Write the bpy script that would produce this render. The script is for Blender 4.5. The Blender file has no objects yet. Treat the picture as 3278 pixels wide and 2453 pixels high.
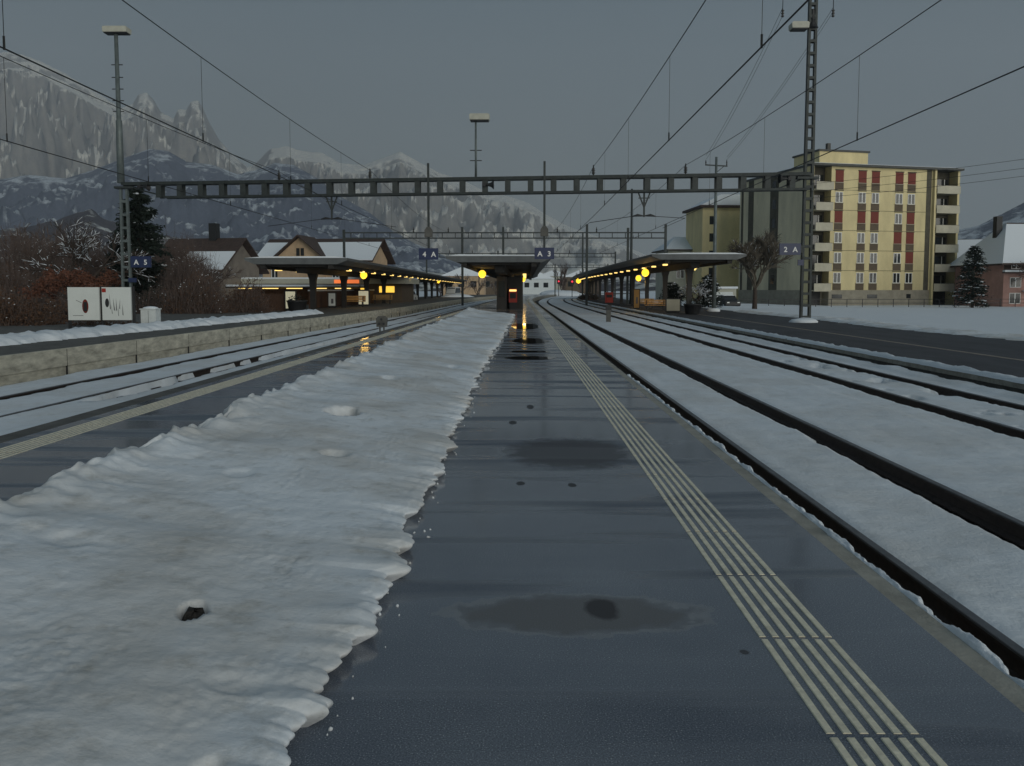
import bpy, bmesh, math, random
from mathutils import Vector, Matrix, noise
random.seed(7)
C = bpy.context.scene.collection
SC = bpy.context.scene
R = math.radians
PI = math.pi

# ------------------------------------------------------------------ camera
EYE = 1.52
cam_d = bpy.data.cameras.new('camera')
cam = bpy.data.objects.new('camera', cam_d)
C.objects.link(cam)
cam.location = (0, 0, EYE)
cam.rotation_euler = (R(90 - 4.0), 0, R(0.43))
cam_d.sensor_width = 36
cam_d.lens = 28
cam_d.shift_y = -0.0375
cam_d.clip_start = 0.1
cam_d.clip_end = 30000
SC.camera = cam

# ------------------------------------------------------------------ world and sun
W = bpy.data.worlds.new('World')
SC.world = W
W.use_nodes = True
wn, wl = W.node_tree.nodes, W.node_tree.links
wn.clear()
w_out = wn.new('ShaderNodeOutputWorld')
w_bg = wn.new('ShaderNodeBackground')
w_sky = wn.new('ShaderNodeTexSky')
w_sky.sky_type = 'NISHITA'
w_sky.sun_disc = False
w_sky.sun_elevation = R(11)
w_sky.sun_rotation = R(148)
w_sky.altitude = 500
w_sky.dust_density = 2.5
w_tc = wn.new('ShaderNodeTexCoord')
w_sep = wn.new('ShaderNodeSeparateXYZ')
w_ramp = wn.new('ShaderNodeValToRGB')            # closed cloud deck: colour by height above the horizon
w_nz = wn.new('ShaderNodeTexNoise')
w_nz.inputs['Scale'].default_value = 2.2
w_nz.inputs['Detail'].default_value = 5
w_map = wn.new('ShaderNodeMapping')
w_map.inputs['Scale'].default_value = (1, 1, 3.5)
w_mul = wn.new('ShaderNodeMix'); w_mul.data_type = 'RGBA'; w_mul.blend_type = 'MULTIPLY'
w_mul.inputs[0].default_value = 1
w_nr = wn.new('ShaderNodeMapRange')
w_nr.inputs[3].default_value = 0.90
w_nr.inputs[4].default_value = 1.10
w_mix = wn.new('ShaderNodeMix'); w_mix.data_type = 'RGBA'
w_mix.inputs[0].default_value = 0.985
wl.new(w_tc.outputs['Generated'], w_sep.inputs[0])
wl.new(w_sep.outputs['Z'], w_ramp.inputs[0])
e = w_ramp.color_ramp.elements
e[0].position = 0.0;  e[0].color = (1.54, 1.72, 1.62, 1)
e[1].position = 1.0;  e[1].color = (1.20, 1.66, 2.02, 1)
k = e.new(0.13); k.color = (1.42, 1.68, 1.66, 1)
k = e.new(0.34); k.color = (0.92, 1.38, 1.66, 1)
wl.new(w_tc.outputs['Generated'], w_map.inputs[0])
wl.new(w_map.outputs[0], w_nz.inputs['Vector'])
wl.new(w_nz.outputs['Fac'], w_nr.inputs[0])
wl.new(w_ramp.outputs[0], w_mul.inputs[6])
wl.new(w_nr.outputs[0], w_mul.inputs[7])
wl.new(w_sky.outputs[0], w_mix.inputs[6])
wl.new(w_mul.outputs[2], w_mix.inputs[7])
wl.new(w_mix.outputs[2], w_bg.inputs['Color'])
w_bg.inputs['Strength'].default_value = 0.08
wl.new(w_bg.outputs[0], w_out.inputs['Surface'])

sun_d = bpy.data.lights.new('sun', 'SUN')
sun_d.energy = 1.45
sun_d.angle = R(50)
sun_d.color = (1.0, 0.98, 0.89)
sun = bpy.data.objects.new('sun', sun_d)
C.objects.link(sun)
sun.rotation_euler = (R(90 - 11), 0, R(32))      # broad glow of the evening sky behind the camera
SC.view_settings.view_transform = 'Standard'
SC.view_settings.look = 'None'
SC.view_settings.exposure = 0.0
SC.view_settings.gamma = 1.0
SC.cycles.max_bounces = 6
SC.cycles.volume_bounces = 1

# ------------------------------------------------------------------ materials
def nodes(name):
    m = bpy.data.materials.new(name)
    m.use_nodes = True
    nt = m.node_tree
    return m, nt, nt.nodes['Principled BSDF']

def N(nt, kind, **kw):
    n = nt.nodes.new(kind)
    for k, v in kw.items():
        n.inputs[k.replace('_', ' ')].default_value = v
    return n

def ramp(nt, src, stops):
    r = nt.nodes.new('ShaderNodeValToRGB')
    el = r.color_ramp.elements
    el[0].position, el[1].position = stops[0][0], stops[-1][0]
    el[0].color = tuple(stops[0][1]) + (1,)
    el[1].color = tuple(stops[-1][1]) + (1,)
    for p, c in stops[1:-1]:
        q = el.new(p); q.color = tuple(c) + (1,)
    nt.links.new(src, r.inputs[0])
    return r

def coords(nt, scale=(1, 1, 1), rot=(0, 0, 0), kind='Object'):
    tc = nt.nodes.new('ShaderNodeTexCoord')
    mp = nt.nodes.new('ShaderNodeMapping')
    mp.inputs['Scale'].default_value = scale
    mp.inputs['Rotation'].default_value = rot
    nt.links.new(tc.outputs[kind], mp.inputs[0])
    return mp.outputs[0]

def mat(name, col, rough=0.7, var=0.25, scale=3.0, metal=0.0, bump=0.0, bscale=20, stretch=(1, 1, 1), spec=0.5, col2=None):
    """plain material with worn, uneven colour"""
    m, nt, b = nodes(name)
    v = coords(nt, stretch)
    n = N(nt, 'ShaderNodeTexNoise', Scale=scale, Detail=6.0, Roughness=0.65)
    nt.links.new(v, n.inputs['Vector'])
    lo = tuple(c * (1 - var) for c in col)
    hi = tuple(min(1, c * (1 + var)) for c in (col2 or col))
    r = ramp(nt, n.outputs['Fac'], [(0.3, lo), (0.7, hi)])
    nt.links.new(r.outputs[0], b.inputs['Base Color'])
    b.inputs['Roughness'].default_value = rough
    b.inputs['Metallic'].default_value = metal
    b.inputs['Specular IOR Level'].default_value = spec
    if bump:
        n2 = N(nt, 'ShaderNodeTexNoise', Scale=bscale, Detail=5.0)
        nt.links.new(v, n2.inputs['Vector'])
        bp = N(nt, 'ShaderNodeBump', Strength=bump, Distance=0.02)
        nt.links.new(n2.outputs['Fac'], bp.inputs['Height'])
        nt.links.new(bp.outputs[0], b.inputs['Normal'])
    return m

def glow(name, col, strength):
    m, nt, b = nodes(name)
    b.inputs['Base Color'].default_value = tuple(col) + (1,)
    b.inputs['Emission Color'].default_value = tuple(col) + (1,)
    b.inputs['Emission Strength'].default_value = strength
    return m

def snow_mat(name, dirt_shade=0.0, bump=0.5, scale=1.0, white=(0.77, 0.82, 0.87)):
    m, nt, b = nodes(name)
    v = coords(nt)
    n1 = N(nt, 'ShaderNodeTexNoise', Scale=0.9 * scale, Detail=5.0, Roughness=0.6)
    n2 = N(nt, 'ShaderNodeTexNoise', Scale=5.5 * scale, Detail=7.0, Roughness=0.7)
    n3 = N(nt, 'ShaderNodeTexNoise', Scale=38 * scale, Detail=4.0)
    for n in (n1, n2, n3):
        nt.links.new(v, n.inputs['Vector'])
    brown = (0.50, 0.465, 0.41)
    mixd = tuple(w * (1 - dirt_shade) + q * dirt_shade for w, q in zip(white, brown))
    r1 = ramp(nt, n1.outputs['Fac'], [(0.40, white), (0.62, mixd)])
    r2 = ramp(nt, n2.outputs['Fac'], [(0.30, tuple(1 - 0.55 * dirt_shade * q for q in (0.8, 0.85, 0.95))), (0.48, (1, 1, 1)), (1.0, (1, 1, 1))])
    mx = nt.nodes.new('ShaderNodeMix'); mx.data_type = 'RGBA'; mx.blend_type = 'MULTIPLY'
    mx.inputs[0].default_value = 1
    nt.links.new(r1.outputs[0], mx.inputs[6]); nt.links.new(r2.outputs[0], mx.inputs[7])
    nt.links.new(mx.outputs[2], b.inputs['Base Color'])
    b.inputs['Roughness'].default_value = 0.75
    b.inputs['Specular IOR Level'].default_value = 0.25
    ad = nt.nodes.new('ShaderNodeMath'); ad.operation = 'ADD'
    nt.links.new(n2.outputs['Fac'], ad.inputs[0]); 
    ml = nt.nodes.new('ShaderNodeMath'); ml.operation = 'MULTIPLY'; ml.inputs[1].default_value = 0.28
    nt.links.new(n3.outputs['Fac'], ml.inputs[0]); nt.links.new(ml.outputs[0], ad.inputs[1])
    bp = N(nt, 'ShaderNodeBump', Strength=bump, Distance=0.05)
    nt.links.new(ad.outputs[0], bp.inputs['Height'])
    nt.links.new(bp.outputs[0], b.inputs['Normal'])
    return m

def asphalt_mat(name, base=(0.030, 0.034, 0.042), wet=1.0, rmin=0.10, stains=()):
    m, nt, b = nodes(name)
    v = coords(nt)
    fine = N(nt, 'ShaderNodeTexNoise', Scale=160.0, Detail=3.0)
    big = N(nt, 'ShaderNodeTexNoise', Scale=0.7, Detail=4.0)
    vs = coords(nt, (0.22, 2.1, 1))                      # damp bands lie across the platform
    band = N(nt, 'ShaderNodeTexNoise', Scale=1.0, Detail=3.0, Roughness=0.5, Distortion=0.4)
    vor = N(nt, 'ShaderNodeTexVoronoi', Scale=55.0)
    for n in (fine, big, vor):
        nt.links.new(v, n.inputs['Vector'])
    nt.links.new(vs, band.inputs['Vector'])
    c1 = ramp(nt, fine.outputs['Fac'], [(0.3, tuple(q * 0.65 for q in base)), (0.62, tuple(q * 1.25 for q in base)), (0.76, tuple(min(0.7, q * 4.2) for q in base))])
    c2 = ramp(nt, big.outputs['Fac'], [(0.35, (0.8, 0.8, 0.82)), (0.7, (1.2, 1.17, 1.12))])
    mx = nt.nodes.new('ShaderNodeMix'); mx.data_type = 'RGBA'; mx.blend_type = 'MULTIPLY'
    mx.inputs[0].default_value = 1
    nt.links.new(c1.outputs[0], mx.inputs[6]); nt.links.new(c2.outputs[0], mx.inputs[7])
    wetc = ramp(nt, band.outputs['Fac'], [(0.38, (1.0, 1.0, 1.0)), (0.54, (0.80, 0.80, 0.82))])
    mw = nt.nodes.new('ShaderNodeMix'); mw.data_type = 'RGBA'; mw.blend_type = 'MULTIPLY'
    mw.inputs[0].default_value = 1
    nt.links.new(mx.outputs[2], mw.inputs[6]); nt.links.new(wetc.outputs[0], mw.inputs[7])
    rr = ramp(nt, band.outputs['Fac'], [(0.36, (0.75,) * 3), (0.43, (0.42,) * 3), (0.50, (rmin,) * 3)])
    rough = rr.outputs[0]
    sp = ramp(nt, band.outputs['Fac'], [(0.36, (0.10,) * 3), (0.49, (0.60 * wet,) * 3)])
    spec, colr = sp.outputs[0], mw.outputs[2]
    # old spills and repairs soaked into the surface: an uneven patch with a pale rim
    def mixin(fac, a, col):
        m_ = nt.nodes.new('ShaderNodeMix'); m_.data_type = 'RGBA'
        nt.links.new(fac, m_.inputs[0]); nt.links.new(a, m_.inputs[6]); m_.inputs[7].default_value = tuple(col) + (1,)
        return m_.outputs[2]
    for (cx, cy, rx, ry, col, amt, rim) in stains:
        tc = nt.nodes.new('ShaderNodeTexCoord')
        sb = nt.nodes.new('ShaderNodeVectorMath'); sb.operation = 'SUBTRACT'; sb.inputs[1].default_value = (cx, cy, 0)
        dv = nt.nodes.new('ShaderNodeVectorMath'); dv.operation = 'DIVIDE'; dv.inputs[1].default_value = (rx, ry, 1e6)
        ln = nt.nodes.new('ShaderNodeVectorMath'); ln.operation = 'LENGTH'
        nz = N(nt, 'ShaderNodeTexNoise', Scale=6.0, Detail=6.0, Roughness=0.65)
        nt.links.new(v, nz.inputs['Vector'])
        nt.links.new(tc.outputs['Object'], sb.inputs[0]); nt.links.new(sb.outputs[0], dv.inputs[0]); nt.links.new(dv.outputs[0], ln.inputs[0])
        ma = nt.nodes.new('ShaderNodeMath'); ma.operation = 'MULTIPLY_ADD'; ma.inputs[1].default_value = 0.9
        nt.links.new(nz.outputs['Fac'], ma.inputs[0]); nt.links.new(ln.outputs['Value'], ma.inputs[2])
        mr = nt.nodes.new('ShaderNodeMapRange'); mr.inputs[1].default_value = 1.52; mr.inputs[2].default_value = 1.20; mr.inputs[4].default_value = amt
        nt.links.new(ma.outputs[0], mr.inputs[0])
        colr = mixin(mr.outputs[0], colr, col)
        rough = mixin(mr.outputs[0], rough, (0.9,) * 3)
        spec = mixin(mr.outputs[0], spec, (0.1,) * 3)
        if rim:
            r1 = nt.nodes.new('ShaderNodeMath'); r1.operation = 'COMPARE'; r1.inputs[1].default_value = 1.44; r1.inputs[2].default_value = 0.055
            nt.links.new(ma.outputs[0], r1.inputs[0])
            r2 = nt.nodes.new('ShaderNodeMath'); r2.operation = 'MULTIPLY'; nt.links.new(r1.outputs[0], r2.inputs[0]); nt.links.new(nz.outputs['Fac'], r2.inputs[1])
            colr = mixin(r2.outputs[0], colr, rim)
    nt.links.new(colr, b.inputs['Base Color'])
    nt.links.new(rough, b.inputs['Roughness'])
    nt.links.new(spec, b.inputs['Specular IOR Level'])
    bs = ramp(nt, band.outputs['Fac'], [(0.38, (0.8,) * 3), (0.50, (0.04,) * 3)])
    bp = N(nt, 'ShaderNodeBump', Distance=0.004)
    nt.links.new(bs.outputs[0], bp.inputs['Strength'])
    nt.links.new(fine.outputs['Fac'], bp.inputs['Height'])
    nt.links.new(bp.outputs[0], b.inputs['Normal'])
    return m

M = {}
M['asphalt'] = asphalt_mat('wet_asphalt', (0.165, 0.192, 0.232), 1.8, 0.10, (
    (0.27, 3.64, 0.60, 0.24, (0.150, 0.142, 0.128), 0.55, (0.24, 0.25, 0.26)), (0.40, 3.70, 0.085, 0.13, (0.060, 0.060, 0.066), 0.85, None),
    (0.48, 7.35, 0.62, 0.75, (0.080, 0.078, 0.080), 0.65, None), (-0.06, 9.0, 0.05, 0.15, (0.05, 0.05, 0.05), 0.8, None), (0.16, 10.2, 0.05, 0.2, (0.05, 0.05, 0.05), 0.8, None),
    (0.02, 6.15, 0.035, 0.07, (0.05, 0.05, 0.05), 0.8, None), (0.42, 6.1, 0.035, 0.07, (0.05, 0.05, 0.05), 0.8, None), (0.95, 3.25, 0.02, 0.025, (0.05, 0.05, 0.05), 0.7, None)))
M['asphalt_far'] = mat('damp_asphalt', (0.062, 0.064, 0.072), 0.72, 0.30, 0.9, bump=0.3, bscale=90, stretch=(1.6, 0.5, 1), spec=0.3)
M['snow'] = snow_mat('clean_snow')
M['snow_bank'] = snow_mat('old_snow', 0.55, 0.22)
M['snow_track'] = snow_mat('track_snow', 0.30, 0.35, 0.8)
M['ballast'] = mat('ballast', (0.028, 0.025, 0.022), 0.9, 0.5, 30, bump=0.8, bscale=45)
M['gravel_bare'] = mat('bare_gravel', (0.060, 0.046, 0.036), 0.95, 0.5, 25, bump=0.9, bscale=40)
M['concrete'] = mat('kerb_concrete', (0.34, 0.33, 0.29), 0.85, 0.28, 5, bump=0.25, bscale=60)
M['wall_concrete'] = mat('wall_concrete', (0.46, 0.44, 0.365), 0.85, 0.42, 2.2, bump=0.3, bscale=25, stretch=(1, 1, 3))
M['dark_concrete'] = mat('dark_concrete', (0.10, 0.098, 0.09), 0.85, 0.4, 2.5, bump=0.3, bscale=25)
M['tactile'] = mat('tactile_paint', (0.80, 0.745, 0.58), 0.45, 0.22, 14, bump=0.2, bscale=80)
M['brown_line'] = mat('brown_marking', (0.27, 0.23, 0.19), 0.8, 0.3, 4)
M['rust'] = mat('rail_rust', (0.030, 0.020, 0.016), 0.75, 0.4, 14)
M['railtop'] = mat('rail_steel', (0.13, 0.135, 0.145), 0.5, 0.3, 6, metal=0.5)
M['steel'] = mat('gantry_steel', (0.034, 0.042, 0.042), 0.6, 0.35, 4, metal=0.2)
M['galv'] = mat('galvanised_steel', (0.13, 0.155, 0.155), 0.55, 0.3, 3, metal=0.3)
M['dark'] = mat('dark_metal', (0.018, 0.019, 0.021), 0.6, 0.3, 5)
M['wire'] = mat('wire_copper', (0.012, 0.013, 0.013), 0.6, 0.1, 5)
M['porcelain'] = mat('insulator_glaze', (0.020, 0.018, 0.016), 0.3, 0.2, 5)
M['lamp_box'] = mat('lamp_housing', (0.42, 0.42, 0.36), 0.6, 0.15, 4)
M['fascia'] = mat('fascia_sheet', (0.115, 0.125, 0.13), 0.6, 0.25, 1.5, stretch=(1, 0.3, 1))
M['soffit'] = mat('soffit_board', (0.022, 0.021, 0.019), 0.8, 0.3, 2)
M['post'] = mat('post_paint', (0.016, 0.015, 0.014), 0.6, 0.3, 4)
M['sign_blue'] = mat('sign_blue', (0.020, 0.032, 0.090), 0.45, 0.12, 3)
M['white'] = mat('white_paint', (0.80, 0.80, 0.78), 0.5, 0.06, 5)
M['cabinet'] = mat('cabinet_paint', (0.62, 0.66, 0.66), 0.55, 0.12, 4)
M['ivory'] = mat('yellow_render', (0.68, 0.58, 0.325), 0.85, 0.17, 0.45, stretch=(1, 1, 0.4))
M['ivory_side'] = mat('grey_render', (0.62, 0.56, 0.40), 0.85, 0.2, 0.4, stretch=(1, 1, 0.35))
M['balcony'] = mat('balcony_panel', (0.50, 0.47, 0.37), 0.8, 0.14, 0.8)
M['panel_brown'] = mat('panel_brown', (0.11, 0.082, 0.055), 0.8, 0.2, 2)
M['shutter'] = mat('red_shutter', (0.165, 0.024, 0.014), 0.7, 0.3, 3, stretch=(1, 1, 8))
M['glass'] = mat('dark_glass', (0.020, 0.024, 0.026), 0.12, 0.3, 1.5, spec=0.5)
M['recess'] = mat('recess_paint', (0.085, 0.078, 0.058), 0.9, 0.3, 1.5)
M['plinth'] = mat('plinth', (0.30, 0.275, 0.22), 0.9, 0.2, 1.2)
M['roof_grey'] = mat('roof_edge', (0.085, 0.088, 0.085), 0.8, 0.2, 1.5)
M['tan'] = mat('tan_render', (0.50, 0.36, 0.23), 0.85, 0.2, 0.8)
M['house_grey'] = mat('house_render', (0.20, 0.175, 0.15), 0.85, 0.2, 1.0)
M['roof_brown'] = mat('roof_tile', (0.055, 0.036, 0.030), 0.8, 0.4, 3)
M['pink'] = mat('pink_render', (0.40, 0.235, 0.20), 0.85, 0.2, 0.8)
M['white_render'] = mat('pale_render', (0.45, 0.45, 0.38), 0.85, 0.12, 0.8)
M['brown_wood'] = mat('brown_boards', (0.085, 0.045, 0.028), 0.8, 0.35, 3, stretch=(6, 6, 1))
M['bench_wood'] = mat('bench_wood', (0.42, 0.24, 0.075), 0.6, 0.25, 5, stretch=(1, 8, 8))
M['red'] = mat('red_paint', (0.36, 0.030, 0.018), 0.45, 0.15, 3)
M['bark'] = mat('bark', (0.052, 0.038, 0.030), 0.9, 0.4, 8)
M['twig'] = mat('twig', (0.105, 0.078, 0.068), 0.9, 0.4, 6)
M['twig_pale'] = mat('pale_twig', (0.115, 0.098, 0.075), 0.9, 0.3, 6)
M['twig_red'] = mat('beech_leaf', (0.115, 0.045, 0.026), 0.9, 0.5, 3)
M['twig_brown'] = mat('brown_leaf', (0.085, 0.044, 0.024), 0.9, 0.5, 3)
M['needle'] = mat('needle', (0.012, 0.022, 0.016), 0.85, 0.5, 3)
M['carwhite'] = mat('car_paint', (0.62, 0.63, 0.62), 0.3, 0.05, 3)
M['tyre'] = mat('tyre', (0.015, 0.015, 0.015), 0.85, 0.2, 8)
M['poster_white'] = mat('poster_paper', (0.70, 0.74, 0.72), 0.5, 0.05, 2)
M['poster_red'] = mat('poster_red', (0.16, 0.020, 0.012), 0.5, 0.4, 6)
M['poster_grey'] = mat('poster_grey', (0.10, 0.10, 0.11), 0.5, 0.3, 6)
M['warm'] = glow('warm_lamp', (1.0, 0.60, 0.035), 1.7)
M['warm_white'] = glow('warm_tube', (1.0, 0.68, 0.20), 1.6)
M['window_lit'] = glow('lit_window', (1.0, 0.60, 0.08), 1.1)
M['red_light'] = glow('red_signal', (1.0, 0.05, 0.08), 0.9)
M['sign_lit'] = glow('lit_sign', (1.0, 0.22, 0.06), 0.7)
M['poster_lit'] = glow('lit_poster', (0.9, 0.85, 0.62), 0.20)

# ------------------------------------------------------------------ helpers
class MB:
    def __init__(s):
        s.v, s.f = [], []
    def box(s, x0, x1, y0, y1, z0, z1):
        b = len(s.v)
        s.v += [(x, y, z) for x in (x0, x1) for y in (y0, y1) for z in (z0, z1)]
        s.f += [tuple(b + i for i in q) for q in ((0, 1, 3, 2), (4, 6, 7, 5), (0, 4, 5, 1), (2, 3, 7, 6), (0, 2, 6, 4), (1, 5, 7, 3))]
        return s
    def cbox(s, c, size):
        return s.box(c[0] - size[0] / 2, c[0] + size[0] / 2, c[1] - size[1] / 2, c[1] + size[1] / 2, c[2] - size[2] / 2, c[2] + size[2] / 2)
    def bar(s, a, b, w, h=None):
        """square bar between two points"""
        a, b = Vector(a), Vector(b)
        return s.tube([a, b], [(w / 1.414)] * 2, 4, h)
    def tube(s, pts, rad, n=6, h=None, cap=True):
        pts = [Vector(p) for p in pts]
        if not isinstance(rad, (list, tuple)):
            rad = [rad] * len(pts)
        base = len(s.v)
        for i, p in enumerate(pts):
            d = (pts[min(i + 1, len(pts) - 1)] - pts[max(i - 1, 0)])
            if d.length < 1e-9: d = Vector((0, 0, 1))
            d.normalize()
            ref = Vector((0, 0, 1)) if abs(d.z) < 0.95 else Vector((0, 1, 0))
            u = d.cross(ref).normalized(); w = u.cross(d)
            for k in range(n):
                a = 2 * PI * (k + 0.5) / n
                q = p + (u * math.cos(a) + w * math.sin(a)) * rad[i]
                s.v.append(tuple(q))
        for i in range(len(pts) - 1):
            for k in range(n):
                a, b = base + i * n + k, base + i * n + (k + 1) % n
                s.f.append((a, b, b + n, a + n))
        if cap:
            s.f.append(tuple(base + k for k in range(n))[::-1])
            s.f.append(tuple(base + (len(pts) - 1) * n + k for k in range(n)))
        return s
    def lathe(s, prof, n=14, c=(0, 0, 0)):
        base = len(s.v)
        for r, z in prof:
            for k in range(n):
                a = 2 * PI * k / n
                s.v.append((c[0] + r * math.cos(a), c[1] + r * math.sin(a), c[2] + z))
        for i in range(len(prof) - 1):
            for k in range(n):
                a, b = base + i * n + k, base + i * n + (k + 1) % n
                s.f.append((a, b, b + n, a + n))
        s.f.append(tuple(base + k for k in range(n))[::-1])
        s.f.append(tuple(base + (len(prof) - 1) * n + k for k in range(n)))
        return s
    def prism(s, poly, z0, z1):
        b, n = len(s.v), len(poly)
        s.v += [(x, y, z0) for x, y in poly] + [(x, y, z1) for x, y in poly]
        s.f.append(tuple(b + i for i in range(n))[::-1]); s.f.append(tuple(b + n + i for i in range(n)))
        for i in range(n):
            j = (i + 1) % n
            s.f.append((b + i, b + j, b + n + j, b + n + i))
        return s
    def prism_y(s, poly, y0, y1):
        """polygon in x,z pushed along y"""
        b, n = len(s.v), len(poly)
        s.v += [(x, y0, z) for x, z in poly] + [(x, y1, z) for x, z in poly]
        s.f.append(tuple(b + i for i in range(n))); s.f.append(tuple(b + n + i for i in range(n))[::-1])
        for i in range(n):
            j = (i + 1) % n
            s.f.append((b + i, b + n + i, b + n + j, b + j))
        return s
    def face(s, *pts):
        b = len(s.v); s.v += [tuple(p) for p in pts]; s.f.append(tuple(range(b, b + len(pts)))); return s
    def blob(s, c, r, n=6, m=4, jit=0.25, sq=1.0):
        b = len(s.v)
        for i in range(m + 1):
            t = PI * i / m
            for k in range(n):
                a = 2 * PI * k / n
                q = r * (1 + random.uniform(-jit, jit))
                s.v.append((c[0] + q * math.sin(t) * math.cos(a), c[1] + q * math.sin(t) * math.sin(a), c[2] + q * math.cos(t) * sq))
        for i in range(m):
            for k in range(n):
                a, d = b + i * n + k, b + i * n + (k + 1) % n
                s.f.append((a, a + n, d + n, d))
        return s
    def build(s, name, m, parent=None, smooth=False, kind=None, loc=None):
        me = bpy.data.meshes.new(name)
        me.from_pydata(s.v, [], s.f)
        me.materials.append(m if not isinstance(m, str) else M[m])
        bm = bmesh.new(); bm.from_mesh(me)
        bmesh.ops.recalc_face_normals(bm, faces=bm.faces)
        bm.to_mesh(me); bm.free()
        if smooth:
            me.polygons.foreach_set('use_smooth', [True] * len(me.polygons))
        o = bpy.data.objects.new(name, me)
        C.objects.link(o)
        if parent: o.parent = parent
        if kind: o['kind'] = kind
        if loc: o.location = loc
        return o

def grid(name, m, nx, ny, fn, kind=None, smooth=True, parent=None):
    """sheet of nx by ny points; fn(i, j) gives each point"""
    vs = [fn(i, j) for j in range(ny) for i in range(nx)]
    fs = [(j * nx + i, j * nx + i + 1, (j + 1) * nx + i + 1, (j + 1) * nx + i) for j in range(ny - 1) for i in range(nx - 1)]
    me = bpy.data.meshes.new(name)
    me.from_pydata(vs, [], fs)
    me.materials.append(M[m] if isinstance(m, str) else m)
    if smooth:
        me.polygons.foreach_set('use_smooth', [True] * len(me.polygons))
    o = bpy.data.objects.new(name, me)
    C.objects.link(o)
    if kind: o['kind'] = kind
    if parent: o.parent = parent
    return o

def thing(name, label, cat, loc=(0, 0, 0), rz=0, group=None):
    o = bpy.data.objects.new(name, None)
    C.objects.link(o)
    o.location = loc; o.rotation_euler = (0, 0, rz)
    o.empty_display_size = 0.3
    return tag(o, label, cat, group)

def tag(o, label, cat, group=None):
    o['label'] = label; o['category'] = cat
    if group: o['group'] = group
    return o

def copy_tree(o, parent=None):
    c = o.copy(); C.objects.link(c); c.parent = parent
    for ch in list(o.children): copy_tree(ch, c)
    return c

def text(word, name, size, m, parent, loc, rot=(PI / 2, 0, 0)):
    cu = bpy.data.curves.new(name, 'FONT')
    cu.body = word; cu.size = size; cu.align_x = 'CENTER'; cu.align_y = 'CENTER'
    cu.extrude = 0.004; cu.offset = 0.006 * size / 0.3
    tmp = bpy.data.objects.new(name + '_curve', cu)
    C.objects.link(tmp)
    bpy.context.view_layer.update()
    me = bpy.data.meshes.new_from_object(tmp)
    bpy.data.objects.remove(tmp); bpy.data.curves.remove(cu)
    me.materials.clear(); me.materials.append(M[m])
    o = bpy.data.objects.new(name, me); C.objects.link(o)
    o.parent = parent; o.location = loc; o.rotation_euler = rot
    return o

def fbm(x, y, z=0.0, o=4):
    return noise.fractal(Vector((x, y, z)), 1.0, 2.0, o)

# ------------------------------------------------------------------ the plan of the station (metres, y along the tracks)
def off(y):                       # the whole station bends to the right far away
    return (y - 95) ** 2 / 1800 if y > 95 else 0.0
def left_edge(y):                 # island platform, edge on track 4
    return -5.55 + 0.021 * y + off(y)
def right_edge(y):                # island platform, edge on track 3
    return 1.93 + off(y)
def bend(y, k1, k2=0.02):
    return k1 * min(y, 60) + k2 * max(0, y - 60) + off(y)
def wall5(y):                     # platform 5 wall
    return -11.7 + bend(y, 0.045)
def rail4(y):                     # far rail of track 4
    return -9.92 + bend(y, 0.035)
RZ = -0.44                        # rail top
Z2, Z5 = -0.24, 0.10              # heights of platforms 2 and 5
def ysteps(a, b, k, mn=0.0):
    out = [a]
    while out[-1] < b:
        out.append(out[-1] + max(mn, k * max(out[-1], 1.0)))
    return out

# ------------------------------------------------------------------ ground
def ground_z(x, y):
    if x < -13: return -0.55 - 0.1 * min(1, max(0, (-x - 16) / 20))
    if x < 17.0: return -0.95
    t = min(1, (x - 17.0) / 0.8)
    z = -0.95 * (1 - t) + t * (-0.28 - 0.5 * min(1, max(0, (x - 18) / 22)))
    return z
xs = [-7000, -4000, -1500, -500, -200, -90, -50, -30, -20, -16, -13.2, -13, 16.4, 17.0] + [17.1 + 0.1 * i for i in range(9)] + [18.2 + 0.5 * i for i in range(50)] + [46, 52, 60, 75, 100, 200, 500, 1500, 4000, 7000]
ysg = [-40, -10, 0, 5] + [6 + 0.7 * i for i in range(160)] + [120, 130, 150, 180, 220, 300, 500, 1000, 2500, 5000, 8000]
def gfn(i, j):
    x, y = xs[i], ysg[j]
    jx = 0
    if 16.5 < x < 45 and y < 125:
        jx = 0.35 * fbm(y * 0.8, 3.1, 0, 3) if x < 18.2 else 0
        zz = ground_z(x, y) + 0.06 * fbm(x * 0.35, y * 0.35, 2) 
    else:
        zz = ground_z(x, y)
    return (x + jx, y, zz)
grid('ground', 'snow', len(xs), len(ysg), gfn, kind='structure')

# bare ballast under everything between the platforms
yb = ysteps(-12, 3, 0, 1.5)[:-1] + ysteps(3, 420, 0.04)
grid('track_bed', 'ballast', 2, len(yb), lambda i, j: ((right_edge(yb[j]) - 0.1, yb[j], -0.64) if i == 0 else (9.6 + off(yb[j]), yb[j], -0.64)), kind='structure')
grid('track_bed', 'gravel_bare', 2, len(yb), lambda i, j: ((wall5(yb[j]) - 0.1, yb[j], -0.62) if i == 0 else (left_edge(yb[j]) + 0.1, yb[j], -0.62)), kind='structure')

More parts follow.
